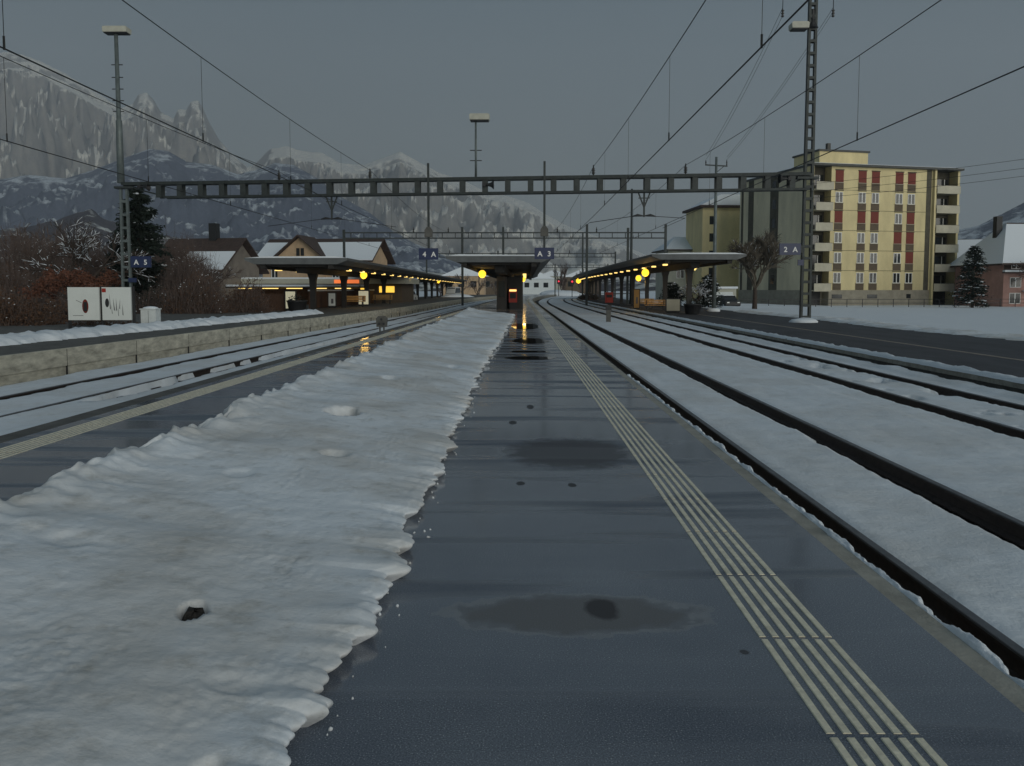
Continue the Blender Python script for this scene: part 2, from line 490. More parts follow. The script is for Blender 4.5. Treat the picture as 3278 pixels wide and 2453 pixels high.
# snow between the rails, melted back in a trench on the near side of each rail
RR = [2.735, 4.235, 7.015, 8.515]           # rail centres, tracks 3 and 2
ROW = 0.036
ys_t = ysteps(2.2, 300, 0.0085)
cols = []
x = 1.92
while x < 9.62:
    cols.append(x); x += 0.028 if any(-0.5 < x - r < 0.1 for r in RR) or x > 9.0 else 0.075
def track_snow(i, j):
    s, y = cols[i], ys_t[j]
    j1 = 0.05 * noise.noise(Vector((y * 1.7, 1.3 + int(s), 0))) + 0.035 * noise.noise(Vector((y * 6.0, 4.0 + int(s), 0))) + 0.02 * noise.noise(Vector((y * 17, 7.0, s)))
    z = RZ - 0.015 + 0.022 * fbm(s * 1.1, y * 0.5, 5) + 0.008 * fbm(s * 5, y * 5, 9, 2)
    lo = -0.80
    if s < RR[0] - 0.03: z = lo                                   # dark gap beside the platform
    for r in RR:
        d = s - r
        wid = 0.25 if r == RR[1] else 0.20 if r > 5 else 0.9
        if d < 0.03 and d > -wid + j1: z = lo
        elif -wid - 0.14 + j1 < d <= -wid + j1: z -= 0.085 * (1 - (-wid + j1 - d) / 0.14)
        elif 0.03 <= d < 0.12: z -= 0.02 * (0.12 - d) / 0.09
        if r > 7.5 and d > 0.34: z += min(0.10, (d - 0.34) * 0.6) * (0.6 + 0.5 * noise.noise(Vector((y * 0.9, 2, 2))))
        if -0.9 < d < -0.2 and 6 < r < 7.5: 
            z -= 0.015
    if 7.15 < s < 8.3:                                            # trampled, half melted snow in track 2
        q = fbm(s * 1.9, y * 0.9, 12, 4)
        if q > 0.42 and y < 26: z -= 0.12
    if s > 9.32 + j1: z = lo
    return (s + off(y), y, z)
grid('track_snow', 'snow_track', len(cols), len(ys_t), track_snow, kind='stuff')

colsL = [-12.0 + 0.045 * i for i in range(150)]
ysl = ysteps(4.0, 260, 0.0105)
def left_snow(i, j):
    s, y = colsL[i], ysl[j]
    x = s + 0.15 + bend(y, 0.035)
    le = left_edge(y) + 0.03
    z = RZ - 0.02 + 0.03 * fbm(s * 0.9, y * 0.4, 21) + 0.008 * fbm(s * 5, y * 4, 3, 2)
    j1 = 0.06 * noise.noise(Vector((y * 1.1, 0.3, 4))) + 0.04 * noise.noise(Vector((y * 4.3, 9, 4)))
    d = x - rail4(y)
    if x < wall5(y) + 0.42 + j1 * 1.4: z = -0.80
    elif -0.03 < d < 0.19 + j1: z = -0.80
    p = x - (rail4(y) + 1.90 + 0.10 * math.sin(y * 0.23))         # bare strip beside the buried rail
    wd = 0.26 * min(1, max(0, (y - 9.5) / 6)) * min(1, max(0, (41 - y) / 9)) + 0.08 * fbm(y * 0.7, 5, 5, 3)
    if y < 14: wd = 0.45 * (fbm(y * 1.6, s * 1.5, 8, 3) - (0.30 + 0.09 * max(0, 13 - y)))
    if y < 46 and abs(p + j1) < wd: z = -0.78
    if x > le: x = le
    return (x, y, z)
grid('track_snow', 'snow_track', len(colsL), len(ysl), left_snow, kind='stuff')

# ------------------------------------------------------------------ rails
def rail(fn, label, y0, y1):
    prof = [(-0.07, -0.17), (-0.07, -0.155), (-0.012, -0.13), (-0.009, -0.045), (-0.034, -0.038), (-0.036, -0.006), (0.036, -0.006), (0.034, -0.038), (0.009, -0.045), (0.012, -0.13), (0.07, -0.155), (0.07, -0.17)]
    ys = ysteps(y0, y1, 0.04, 0.3)
    mb = MB(); n = len(prof)
    for y in ys:
        for px, pz in prof: mb.v.append((fn(y) + px, y, RZ + pz))
    for j in range(len(ys) - 1):
        for k in range(n):
            a, b = j * n + k, j * n + (k + 1) % n
            mb.f.append((a, b, b + n, a + n))
    o = mb.build('rail', 'rust')
    tag(o, label, 'rail', 'running rails of the station tracks')
    h = MB()
    for y in ys:
        for px, pz in ((-0.037, -0.012), (-0.030, 0.0), (0.030, 0.0), (0.037, -0.012)): h.v.append((fn(y) + px, y, RZ + pz))
    for j in range(len(ys) - 1):
        for k in range(3):
            a = j * 4 + k
            h.f.append((a, a + 1, a + 5, a + 4))
    h.build('rail_head', 'railtop', o)
for r, l in zip(RR, ('dark rail running closest beside the concrete kerb of the wet platform', 'second dark rail from the wet platform with a grey worn top',
                     'third dark rail from the wet platform beyond the wide snow strip', 'dark rail closest to the low platform under the yellow block')):
    rail(lambda y, r=r: r + off(y), l, 1.0, 320)
rail(rail4, 'dark rail in the snow below the pale concrete platform wall', 2.0, 300)
rail(lambda y: rail4(y) + 1.5, 'mostly snow covered rail beside the strip of bare brown ballast', 2.0, 300)

# ------------------------------------------------------------------ platforms
def strip(name, m, fa, fb, z0, z1, y0, y1, kind='structure', k=0.05, mn=0.6):
    """solid band between two edge lines"""
    ys = ysteps(y0, y1, k, mn)
    mb = MB()
    for y in ys:
        a, b = fa(y), fb(y)
        mb.v += [(a, y, z0), (a, y, z1), (b, y, z1), (b, y, z0)]
    for j in range(len(ys) - 1):
        for q in range(4):
            a, b = j * 4 + q, j * 4 + (q + 1) % 4
            mb.f.append((a, b, b + 4, a + 4))
    mb.f.append((0, 1, 2, 3)); e = (len(ys) - 1) * 4
    mb.f.append((e, e + 1, e + 2, e + 3))
    return mb.build(name, m, kind=kind)
strip('island_platform', 'asphalt', lambda y: left_edge(y) + 0.28, lambda y: right_edge(y) - 0.11, -0.9, 0.0, -8, 215)
strip('island_platform_kerb', 'concrete', lambda y: right_edge(y) - 0.11, right_edge, -0.9, -0.003, -8, 215)
strip('island_platform_kerb', 'dark_concrete', left_edge, lambda y: left_edge(y) + 0.28, -0.9, -0.003, -8, 215)

def tactile(x_of, y0, y1, pitch=0.76):
    mb = MB(); y = y0
    while y < y1:
        for k in range(6):
            a = 0.0575 * k
            n = 1 if y < 90 else 2
            q0, q1 = y + 0.014, y + pitch - 0.014
            w = 0.031
            A, B = x_of(q0) + a, x_of(q1) + a
            b = len(mb.v); t = 0.004
            mb.v += [(A, q0, 0), (A + w, q0, 0), (B + w, q1, 0), (B, q1, 0), (A + 0.003, q0, t), (A + w - 0.003, q0, t), (B + w - 0.003, q1, t), (B + 0.003, q1, t)]
            mb.f += [(b + 4, b + 5, b + 6, b + 7), (b, b + 1, b + 5, b + 4), (b + 1, b + 2, b + 6, b + 5), (b + 2, b + 3, b + 7, b + 6), (b + 3, b, b + 4, b + 7)]
        y += pitch
    o = mb.build('tactile_paving', 'tactile', kind='structure')
    o.location.z = 0.001
tactile(lambda y: 1.055 + off(y), 2.62 - 0.76 * 3, 130)
tactile(lambda y: -5.09 + 0.021 * y + off(y), 1.2, 90)

# stains and dark drains on the asphalt
def stain(y, x, rx, ry, m, seed, n=44):
    mb = MB(); pts = []
    for k in range(n):
        a = 2 * PI * k / n
        q = 1 + 0.22 * noise.noise(Vector((math.cos(a) * 1.6, math.sin(a) * 1.6, seed)))
        pts.append((x + rx * q * math.cos(a), y + ry * q * math.sin(a), 0.003))
    mb.face(*pts)
    return mb.build('stain', m, kind='structure')
M['puddle'] = mat('puddle_water', (0.012, 0.012, 0.013), 0.03, 0.1, 2, spec=0.6)
for yy, xx, rx, ry, sd in ((17.5, 0.3, 0.55, 0.45, 2.2), (19.3, 0.3, 0.5, 0.35, 7.7), (23.3, 0.35, 0.55, 1.2, 4.7), (32.5, 0.30, 0.65, 2.4, 6.1)):
    o = stain(yy, xx, rx, ry, 'puddle', sd); o.name = 'puddle'

# platform 5 (left): wall, coping, dark surface
strip('side_platform', 'dark_concrete', lambda y: wall5(y) - 12, lambda y: wall5(y) - 0.09, -0.9, Z5 - 0.004, -4, 190)
strip('side_platform_wall', 'wall_concrete', lambda y: wall5(y) - 0.09, wall5, -0.32, Z5, -4, 190)
strip('side_platform_wall', 'wall_concrete', lambda y: wall5(y) - 0.09, lambda y: wall5(y) - 0.035, -0.9, -0.322, -4, 190)
mb = MB()
y = 3.0
while y < 120:                     # joints in the wall
    mb.box(wall5(y) - 0.04, wall5(y) + 0.002, y, y + 0.02, -0.8, Z5 - 0.02); y += 3.2
mb.build('side_platform_joint', 'dark', kind='structure')
# platform 2 (right)
e2 = lambda y: 9.52 + off(y)
strip('low_platform', 'asphalt_far', lambda y: e2(y) + 0.24, lambda y: e2(y) + 7.7, -0.9, Z2, -4, 230)
strip('low_platform_kerb', 'concrete', e2, lambda y: e2(y) + 0.24, Z2 - 0.13, Z2 + 0.003, -4, 230)
strip('low_platform_wall', 'dark_concrete', lambda y: e2(y) + 0.05, lambda y: e2(y) + 0.24, -0.9, Z2 - 0.132, -4, 230)
strip('painted_line', 'brown_line', lambda y: e2(y) + 2.85, lambda y: e2(y) + 3.02, Z2, Z2 + 0.006, -4, 150)

# snow lying on the kerb of platform 2, on the island kerb and along platform 5
def lip(name, fx, w, h, z, y0, y1, k, seed, both=True, amp=0.5, kind='stuff', m='snow', f1=2.0):
    ys = ysteps(y0, y1, k)
    nx = 15
    def fn(i, j):
        y = ys[j]; t = i / (nx - 1)
        nz = noise.noise(Vector((y * f1, seed, 0))) + 0.6 * noise.noise(Vector((y * f1 * 3.1, seed, 3)))
        ww = w * (1 + amp * nz); hh = max(0.004, h * (1 + amp * 1.1 * noise.noise(Vector((y * f1 * 0.8, seed + 5, 1))) + 0.45 * noise.noise(Vector((y * f1 * 3, seed + 2, t * 4))) + 0.25 * noise.noise(Vector((y * f1 * 7, seed + 2, t * 8)))))
        a = fx(y) + w * (0.22 * noise.noise(Vector((y * f1 * 1.3, seed + 9, 0))) + 0.10 * noise.noise(Vector((y * f1 * 4.5, seed + 9, 0))))
        x = a + ww * t
        zz = z - 0.01 + hh * math.sin(PI * t) ** 0.6 if 0 < i < nx - 1 else z - 0.02
        return (x, y, zz)
    return grid(name, m, nx, len(ys), fn, kind=kind)
lip('kerb_snow', lambda y: e2(y) - 0.04, 0.24, 0.085, Z2, 6, 120, 0.012, 3.3, amp=0.35)
lip('kerb_snow', lambda y: right_edge(y) - 0.005, 0.055, 0.03, -0.012, 2.0, 14, 0.006, 8.8, amp=0.9, f1=5.0)
lip('wall_foot_snow', lambda y: wall5(y) + 0.02, 0.16, 0.05, -0.64, 8, 60, 0.01, 4.1, amp=1.8, f1=0.9)
lip('platform_snow', lambda y: wall5(y) - 3.7 + 0.02 * y, 1.2, 0.22, Z5, 9, 46, 0.006, 6.1, amp=0.34, m='snow', f1=2.3)
lip('platform_snow', lambda y: 16.75 + 0.25 * math.sin(y * 0.3), 1.8, 0.14, Z2 - 0.02, 12, 62, 0.012, 2.1, amp=0.6, m='snow_bank', f1=1.1)

# ------------------------------------------------------------------ the ploughed snow bank on the island platform
ysn = ysteps(1.6, 45.5, 0.0055)
NB = 190
PITS = [(-1.39, 3.30, 0.045, 0.075, 0.42), (-1.86, 8.35, 0.15, 0.20, 0.42), (-1.51, 6.43, 0.10, 0.10, 0.07), (-1.86, 11.4, 0.12, 0.2, 0.05), (-2.0, 5.6, 0.10, 0.12, 0.02),
        (-0.92, 2.20, 0.05, 0.10, 0.08), (-1.0, 2.75, 0.10, 0.07, 0.015), (-1.15, 14.2, 0.10, 0.25, 0.03), (-2.25, 3.9, 0.12, 0.10, 0.02)]
def bank(i, j):
    y = ysn[j]; u = i / (NB - 1)
    end = min(1, max(0, (45.3 - y) / 1.6))
    nz = lambda f, s: noise.noise(Vector((y * f, s, 0.5)))
    # right edge: torn and scalloped, teeth reach out over the asphalt
    saw = 1.0 - (y * 1.55 + 1.1 * nz(0.8, 31)) % 1.0
    saw2 = 1.0 - (y * 5.3 + 1.3 * nz(2.3, 37)) % 1.0
    amp = min(1.0, 0.55 + y * 0.02)
    xr = -0.67 + 0.45 * max(0, (y - 14)) / 31 * 1.0 + (0.13 * saw ** 1.8 - 0.06) * amp + 0.075 * (saw2 ** 1.6 - 0.3) * amp * (0.6 + 0.6 * nz(1.3, 44)) + 0.07 * nz(1.1, 2) + 0.035 * nz(5, 7) + 0.030 * nz(13, 3) + 0.024 * nz(31, 9)
    xs_ = -0.67 + 0.45 * max(0, (y - 14)) / 31 + 0.06 * nz(0.7, 2)
    xl = -2.92 + 0.10 * nz(0.6, 12) + 0.06 * nz(2.2, 14) + 0.04 * nz(6, 15) + 0.02 * nz(15, 16)
    hr = (0.070 + 0.012 * saw + 0.018 * nz(1.7, 21) + 0.016 * nz(9, 22)) * (1 + 0.012 * y)
    hs = (0.085 + 0.015 * nz(0.6, 21)) * (1 + 0.012 * y)
    # across: 0..0.06 undercut foot, 0.06..0.14 face, then the top, last part left face
    if u < 0.05:
        t = u / 0.05; x = xr - 0.075 * (1 - t) - 0.02; z = -0.012 + 0.04 * t
    elif u < 0.12:
        t = (u - 0.05) / 0.07; a = t * PI / 2
        x = xr - 0.02 + 0.03 * math.sin(min(1, t * 1.6) * PI) - 0.075 * t * t; z = 0.028 + (hr - 0.028) * math.sin(a)
    elif u < 0.88:
        t = (u - 0.12) / 0.76
        x = (xs_ - 0.095) + (xl + 0.13 - xs_ + 0.095) * t + (xr - xs_) * (1 - t) ** 12
        hl = 0.33 + 0.05 * nz(0.9, 41) + 0.035 * nz(2.6, 42)
        z = hs + (hl - hs) * (t ** 1.05) + (hr - hs) * (1 - t) ** 14
        w = math.sin(PI * min(1, t * 4) / 2) 
        z += w * (0.042 * fbm(x * 0.9, y * 0.45, 3, 2) + 0.004 * fbm(x * 5, y * 5, 8, 2) + 0.003 * noise.noise(Vector((x * 21, y * 17, 4))))
        z += 0.016 * max(0, noise.noise(Vector((x * 2.2, y * 1.6, 33)))) * noise.noise(Vector((x * 34, y * 30, 5)))
        z += max(0, 1 - abs(t - 0.97) / 0.16) * (0.03 + 0.060 * noise.noise(Vector((y * 3.2, x * 3, 2))) + 0.028 * noise.noise(Vector((y * 9.5, x * 7, 2))))
    else:
        t = (u - 0.88) / 0.12; a = t * PI / 2
        hl = 0.33 + 0.05 * nz(0.9, 41) + 0.035 * nz(2.6, 42)
        x = xl + 0.13 * (1 - math.sin(a)) ; z = hl * math.cos(a) * (1 + 0.18 * noise.noise(Vector((y * 6, 2, t * 3)))) - 0.015 * t + 0.042 * fbm(x * 0.9, y * 0.45, 3, 2) * math.cos(a) + math.cos(a) * (0.024 + 0.060 * noise.noise(Vector((y * 3.2, x * 3, 2))) + 0.028 * noise.noise(Vector((y * 9.5, x * 7, 2))))
    if u > 0.12:
        x += 0.018 * noise.noise(Vector((x * 9, y * 9, 1)))
    for px, py, rx, ry, dp in PITS:
        q = math.sqrt(((x - px) / rx) ** 2 + ((y - py) / ry) ** 2 )
        q *= 1 + 0.25 * noise.noise(Vector((x * 9, y * 6, 5)))
        if q < 1.3:
            k = 1 - min(1, max(0, (q - 0.55) / 0.75)); z -= dp * k * k * (3 - 2 * k)
    lump = 1 + 0.35 * noise.noise(Vector((y * 1.5, x * 1.4, 7)))
    z = z * (end ** 0.5) * (1 if end >= 1 else lump)
    if y > 38: z *= 1 + 0.25 * min(1, (y - 38) / 5) + 0.18 * noise.noise(Vector((x * 1.5, y * 0.9, 4)))
    return (x, y, z)
grid('snow_bank', 'snow_bank', NB, len(ysn), bank, kind='stuff')
for px, py, r in ((-1.39, 3.32, 0.062), (-1.86, 8.40, 0.17)):      # added dark lumps standing in for the shade inside the two holes
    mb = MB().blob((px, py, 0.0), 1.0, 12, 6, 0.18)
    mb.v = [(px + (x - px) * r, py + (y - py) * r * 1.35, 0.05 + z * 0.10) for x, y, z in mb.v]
    mb.build('dirt_shade', 'ballast', kind='stuff', smooth=True)
mb = MB()
for k in range(70):                                    # crumbs broken off the bank
    y = 2.6 * (16 ** random.random())
    x = -0.60 + 0.45 * max(0, (y - 14)) / 31 + random.random() ** 2 * 0.12 - 0.05
    mb.blob((x, y, 0.003), random.uniform(0.003, 0.008) * (1 + y * 0.06), 5, 3, 0.35)
mb.build('snow_crumbs', 'snow_bank', kind='stuff', smooth=True)

# ------------------------------------------------------------------ overhead gantry
def lattice(mb, base, top, w0, w1, d=0.16, step=0.55, ang=0.0):
    """two channel legs joined by flat battens, tapering upwards; width along x"""
    z = base[2]; H = top - z
    for s in (-1, 1):
        mb.v_start = len(mb.v)
        b = len(mb.v)
        for zz, w in ((base[2], w0), (top, w1)):
            cx = base[0] + s * w / 2
            for dx, dy in ((-0.06, -d / 2), (0.06, -d / 2), (0.06, d / 2), (-0.06, d / 2)):
                mb.v.append((cx + dx, base[1] + dy, zz))
        for k in range(4):
            mb.f.append((b + k, b + (k + 1) % 4, b + 4 + (k + 1) % 4, b + 4 + k))
        mb.f.append((b, b + 1, b + 2, b + 3)); mb.f.append((b + 4, b + 5, b + 6, b + 7))
    zz = z + 0.3
    while zz < top - 0.1:
        w = w0 + (w1 - w0) * (zz - z) / H
        for y in (-d / 2 - 0.008, d / 2 + 0.008):
            mb.box(base[0] - w / 2 - 0.02, base[0] + w / 2 + 0.02, base[1] + y - 0.007, base[1] + y + 0.007, zz, zz + 0.14)
        zz += step
    return mb

GL, GR = Vector((-22.6, 46.0, 0)), Vector((15.2, 42.3, 0))
def beam_at(x):                       # y on the beam for a given x
    t = (x - GL.x) / (GR.x - GL.x); return GL.y + t * (GR.y - GL.y)
gt = thing('overhead_gantry', 'long steel portal spanning all tracks close by, between two lattice masts', 'gantry', (0, 0, 0))
lattice(MB(), (GL.x, GL.y, -0.6), 7.3, 0.50, 0.34, 0.16, 0.75).build('mast', 'galv', gt)
lattice(MB(), (GR.x, GR.y, Z2 - 0.1), 17.5, 0.44, 0.31, 0.22, 0.62).build('mast', 'steel', gt)
ZT, ZB = 7.50, 6.72
mb = MB()
a, b = Vector((GL.x, GL.y, ZT)), Vector((GR.x, GR.y, ZT))
for zz in (ZT, ZB):
    for dy in (-0.22, 0.22):
        p, q = Vector((GL.x if zz == ZT else GL.x + 2.5, 0, zz)), Vector((GR.x, 0, zz))
        p.y = beam_at(p.x) + dy; q.y = beam_at(q.x) + dy
        mb.bar(p, q, 0.17 if zz == ZT else 0.12)
mb.build('chord', 'steel', gt)
x = GL.x + 2.2
while x < GR.x - 0.3:
    y = beam_at(x)
    mb = MB()
    mb.box(x - 0.15, x + 0.15, y - 0.26, y - 0.24, ZB - 0.03, ZT + 0.03)
    mb.box(x - 0.15, x + 0.15, y + 0.24, y + 0.26, ZB - 0.03, ZT + 0.03)
    mb.box(x - 0.03, x + 0.03, y - 0.24, y + 0.24, ZT - 0.03, ZT + 0.03)
    mb.build('batten', 'steel', gt)
    x += 1.24
MB().bar((GL.x, GL.y, 7.42), (GL.x + 2.6, beam_at(GL.x + 2.6), 6.75), 0.08).cbox((GL.x + 0.1, GL.y, 7.3), (1.1, 0.5, 0.12)).build('bracket', 'steel', gt)
MB().bar((GR.x, GR.y, 7.4), (GR.x - 1.6, beam_at(GR.x - 1.6), 6.75), 0.08).cbox((GR.x - 0.1, GR.y, 7.3), (1.1, 0.5, 0.12)).build('bracket', 'steel', gt)
CAT = [(-13.4, -13.6, 'above the left platform'), (-8.2, -8.4, 'above the snowy track left of the snow bank'), (4.05, 3.9, 'above the snowy track beside the wet platform'), (8.9, 8.9, 'above the track of the low platform')]
for xg, xn, l in CAT:
    y = beam_at(xg)
    p = MB().lathe([(0.035, 0), (0.035, 0.10), (0.10, 0.13), (0.045, 0.18), (0.11, 0.21), (0.045, 0.27), (0.11, 0.30), (0.045, 0.36), (0.10, 0.39), (0.04, 0.44), (0.03, 0.60)], 10, (xg, y, ZT + 0.06))
    p.build('insulator', 'porcelain', gt, True)
for xg, w in ((-10.4, 0.5), (6.75, 0.5)):          # V hangers with registration arms below the beam
    y = beam_at(xg)
    h = MB()
    h.bar((xg - w * 0.65, y, ZB - 0.03), (xg, y, ZB - 0.85), 0.07); h.bar((xg + w * 0.65, y, ZB - 0.03), (xg, y, ZB - 0.85), 0.07)
    h.bar((xg, y, ZB - 0.03), (xg, y, ZB - 1.35), 0.09); h.bar((xg - 0.3, y, ZB - 0.35), (xg + 0.3, y, ZB - 0.35), 0.05)
    h = h.build('hanger', 'steel', gt)
    a = MB().tube([(xg - 0.62, y, ZB - 1.32), (xg - 0.35, y, ZB - 1.26), (xg, y, ZB - 1.30), (xg + 0.35, y, ZB - 1.26), (xg + 0.62, y, ZB - 1.32)], [0.03, 0.075, 0.03, 0.075, 0.03], 8)
    if xg > 0:
        a.tube([(xg + 0.62, y, ZB - 1.32), (xg + 2.2, y, ZB - 1.42)], 0.018, 5); a.tube([(xg - 0.62, y, ZB - 1.32), (xg - 2.9, y, ZB - 1.65)], 0.018, 5)
        a.tube([(xg - 2.9, y, ZB - 1.65), (xg - 3.6, y, ZB - 2.15)], 0.012, 5); a.tube([(xg + 2.2, y, ZB - 1.42), (xg + 1.0, y, ZB - 1.95)], 0.012, 5)
    else:
        a.tube([(xg + 0.62, y, ZB - 1.32), (xg + 3.6, y, ZB - 1.75)], 0.016, 5); a.tube([(xg - 0.62, y, ZB - 1.32), (xg - 3.6, y, ZB - 1.7)], 0.016, 5)
    a.build('registration_arm', 'dark', h)
MB().lathe([(0.16, 0), (0.30, 0.06), (0.22, 0.18), (0.14, 0.40), (0.18, 0.48), (0.13, 0.7), (0.11, 1.0)], 10, (GR.x, GR.y, 14.9)).build('mast_collar', 'dark', gt)
mb = MB()
mb.bar((GR.x - 2.1, GR.y, 16.85), (GR.x + 2.1, GR.y, 16.85), 0.12)
mb.build('cross_arm', 'dark', gt)
for dx in (-1.55, 1.05):
    MB().lathe([(0.02, -0.5), (0.09, -0.44), (0.03, -0.38), (0.09, -0.30), (0.03, -0.24), (0.09, -0.16), (0.02, -0.1), (0.02, 0.9)], 8, (GR.x + dx, GR.y, 16.0)).build('insulator', 'porcelain', gt, True)

# floodlights
def flood(name, label, x, y, z, zb, w, r0, r1, dxl, rungs):
    t = thing(name, label, 'floodlight', (x, y, zb), 0, 'floodlights over the platforms')
    if r0:
        MB().tube([(0, 0, 0), (0, 0, (z - zb) * 0.42), (0, 0, (z - zb) * 0.425), (0, 0, z - zb)], [r0, r0 * 0.86, r1, r1 * 0.8], 10).build('pole', 'galv', t, True)
    h = MB()
    zl = z - zb
    h.prism_y([(dxl, zl), (dxl + w, zl), (dxl + w + 0.02, zl + 0.26), (dxl + w - 0.05, zl + 0.32), (dxl + 0.05, zl + 0.32), (dxl - 0.02, zl + 0.26)], -0.3, 0.3)
    h.build('lamp_housing', 'lamp_box', t)
    MB().box(dxl + 0.04, dxl + w - 0.04, -0.26, 0.26, zl - 0.05, zl - 0.002).build('lamp_glass', 'dark', t)
    for q in rungs:
        MB().bar((-0.32, 0, q - zb), (0.32, 0, q - zb), 0.045).build('rung', 'dark', t)
    return t
flood('floodlight', 'tall floodlight with climbing rungs above the left lattice mast', GL.x - 0.15, GL.y, 15.95, 7.56, 1.35, 0.20, 0.13, -0.62, (14.2, 13.5, 12.85, 12.2, 11.6))
flood('floodlight', 'short floodlight standing on the middle of the gantry beam', -2.3, beam_at(-2.3), 10.65, 7.56, 1.06, 0.07, 0.065, -0.32, (8.5, 9.05))
flood('floodlight', 'floodlight box fixed high on the tall lattice mast by the yellow block', GR.x - 0.12, GR.y, 14.9, 14.6, 0.85, 0, 0, -1.0, ())

# loudspeaker horns on the gantry
def horn(label, x, z, face):
    t = thing('loudspeaker', label, 'loudspeaker', (x, beam_at(x) - 0.32, z), 0, 'loudspeakers on the gantry')
    mb = MB()
    prof = [(0.06, 0.0), (0.07, 0.1), (0.12, 0.28), (0.24, 0.42), (0.25, 0.44), (0.22, 0.43)]
    n = 12; b = 0
    for r, q in prof:
        for k in range(n):
            a = 2 * PI * k / n
            mb.v.append((face * q, r * math.cos(a), r * math.sin(a)))
    for i in range(len(prof) - 1):
        for k in range(n):
            a, d = i * n + k, i * n + (k + 1) % n
            mb.f.append((a, d, d + n, a + n))
    mb.build('horn', 'dark', t, True)
    MB().box(-0.18 if face > 0 else 0.0, 0.0 if face > 0 else 0.18, -0.1, 0.1, -0.1, 0.1).build('driver', 'dark', t)
horn('loudspeaker horn on the gantry beam beside the middle floodlight', -1.75, 7.15, 1)
horn('loudspeaker horn under the gantry end at the right lattice mast', GR.x - 1.15, 7.25, -1)
horn('pale loudspeaker horn under the gantry end at the left lattice mast', GL.x + 1.2, 7.3, 1)

# platform signs hanging from the gantry
def sign_panel(t, w, h, z, letters, y=-0.05):
    p = MB().box(-w / 2, w / 2, y, y + 0.12, z - h / 2, z + h / 2).build('sign_panel', 'sign_blue', t)
    for ch, dx in letters:
        text(ch, 'lettering', h * 0.62, 'white', p, (dx, y - 0.006, z - h * 0.06))
    return p
def hang_sign(label, x, letters):
    y = beam_at(x) - 0.34
    t = thing('platform_sign', label, 'sign', (x, y, 3.1), 0, 'blue platform signs')
    MB().box(-0.06, 0.06, -0.045, 0.045, 0.62, 5.25).build('pole', 'steel', t)
    MB().prism_y([(-0.21, 1.25), (0.21, 1.25), (0.21, 1.62), (0.09, 1.80), (-0.09, 1.80), (-0.21, 1.62)], -0.14, 0.14).build('speaker_box', 'dark_concrete', t)
    sign_panel(t, 1.06, 0.62, 0.33, letters, -0.16)
hang_sign('blue sign reading 4 A hanging over the snow bank', -4.9, (('4', -0.22), ('A', 0.28)))
hang_sign('blue sign reading A 3 hanging over the wet platform', 1.42, (('A', -0.24), ('3', 0.26)))
t = thing('platform_sign', 'blue sign reading A 5 on the left lattice mast above the posters', 'sign', (GL.x + 0.95, GL.y - 0.2, 2.75), 0, 'blue platform signs')
MB().box(-0.62, -0.5, 0.0, 0.1, 0.1, 0.5).build('bracket', 'steel', t)
sign_panel(t, 1.15, 0.64, 0.32, (('A', -0.25), ('5', 0.28)))
MB().box(-0.75, -0.28, -0.04, 0.02, -0.85, -0.6).build('small_plate', 'sign_blue', t)
t = thing('platform_sign', 'blue sign reading 2 A on the tall mast beside the yellow block', 'sign', (GR.x - 0.95, GR.y - 0.2, 3.3), 0, 'blue platform signs')
MB().box(0.5, 0.72, 0.0, 0.1, 0.1, 0.5).build('bracket', 'steel', t)
sign_panel(t, 1.1, 0.6, 0.3, (('2', -0.24), ('A', 0.26)))
MB().box(0.42, 0.72, -0.06, 0.02, -0.55, -0.25).build('small_plate', 'sign_blue', t)
# snow heap round the foot of the right mast
mb = MB(); mb.blob((0, 0, 0), 0.75, 14, 7, 0.12, 0.32)
o = mb.build('snow_heap', 'snow', smooth=True, loc=(GR.x - 0.1, GR.y - 0.15, Z2)); tag(o, 'small heap of snow round the foot of the tall lattice mast', 'snow heap')

# ------------------------------------------------------------------ overhead lines
def overhead(xg, xn, l):
    t = thing('overhead_line', 'overhead contact line ' + l, 'overhead line', (0, 0, 0), 0, 'overhead lines')
    yg = beam_at(xg)
    def X(y): return xn + (xg - xn) * min(1, max(0, (y - 5) / (yg - 5)))
    def zm(y):
        u = (y - (yg - 50)) / 50 if y < yg else (y - yg) / 48
        return 8.08 - 0.9 * 4 * u * (1 - u) * 0.55
    ys = [-6 + 2.5 * k for k in range(int((yg + 6) / 2.5) + 1)] + [yg]
    far = [yg + 4 * k for k in range(1, 13)]
    MB().tube([(X(y), y, zm(y)) for y in ys + far], 0.0125, 5).build('carrying_wire', 'wire', t)
    MB().tube([(X(y), y, 5.42) for y in (-6, 10, 20, 30, yg, yg + 24, yg + 48)], 0.0145, 5).build('contact_wire', 'wire', t)
    for y in (5.2, 13.2, 21.3, 29.3, 37.5, 52, 62, 72, 82):
        MB().tube([(X(y), y, 5.42), (X(y), y, zm(y))], 0.006, 4).tube([(X(y), y, 5.40), (X(y), y, 5.62)], 0.02, 5).build('dropper', 'wire', t)
for xg, xn, l in CAT: overhead(xg, xn, l)

def wire(name, label, pts, r, group, sag=0.0, cat='wire'):
    a, b = Vector(pts[0]), Vector(pts[1]); q = []
    for k in range(17):
        u = k / 16; p = a.lerp(b, u); p.z -= sag * 4 * u * (1 - u); q.append(p)
    o = MB().tube(q, r, 5).build(name, 'wire')
    tag(o, label, cat, group); return o

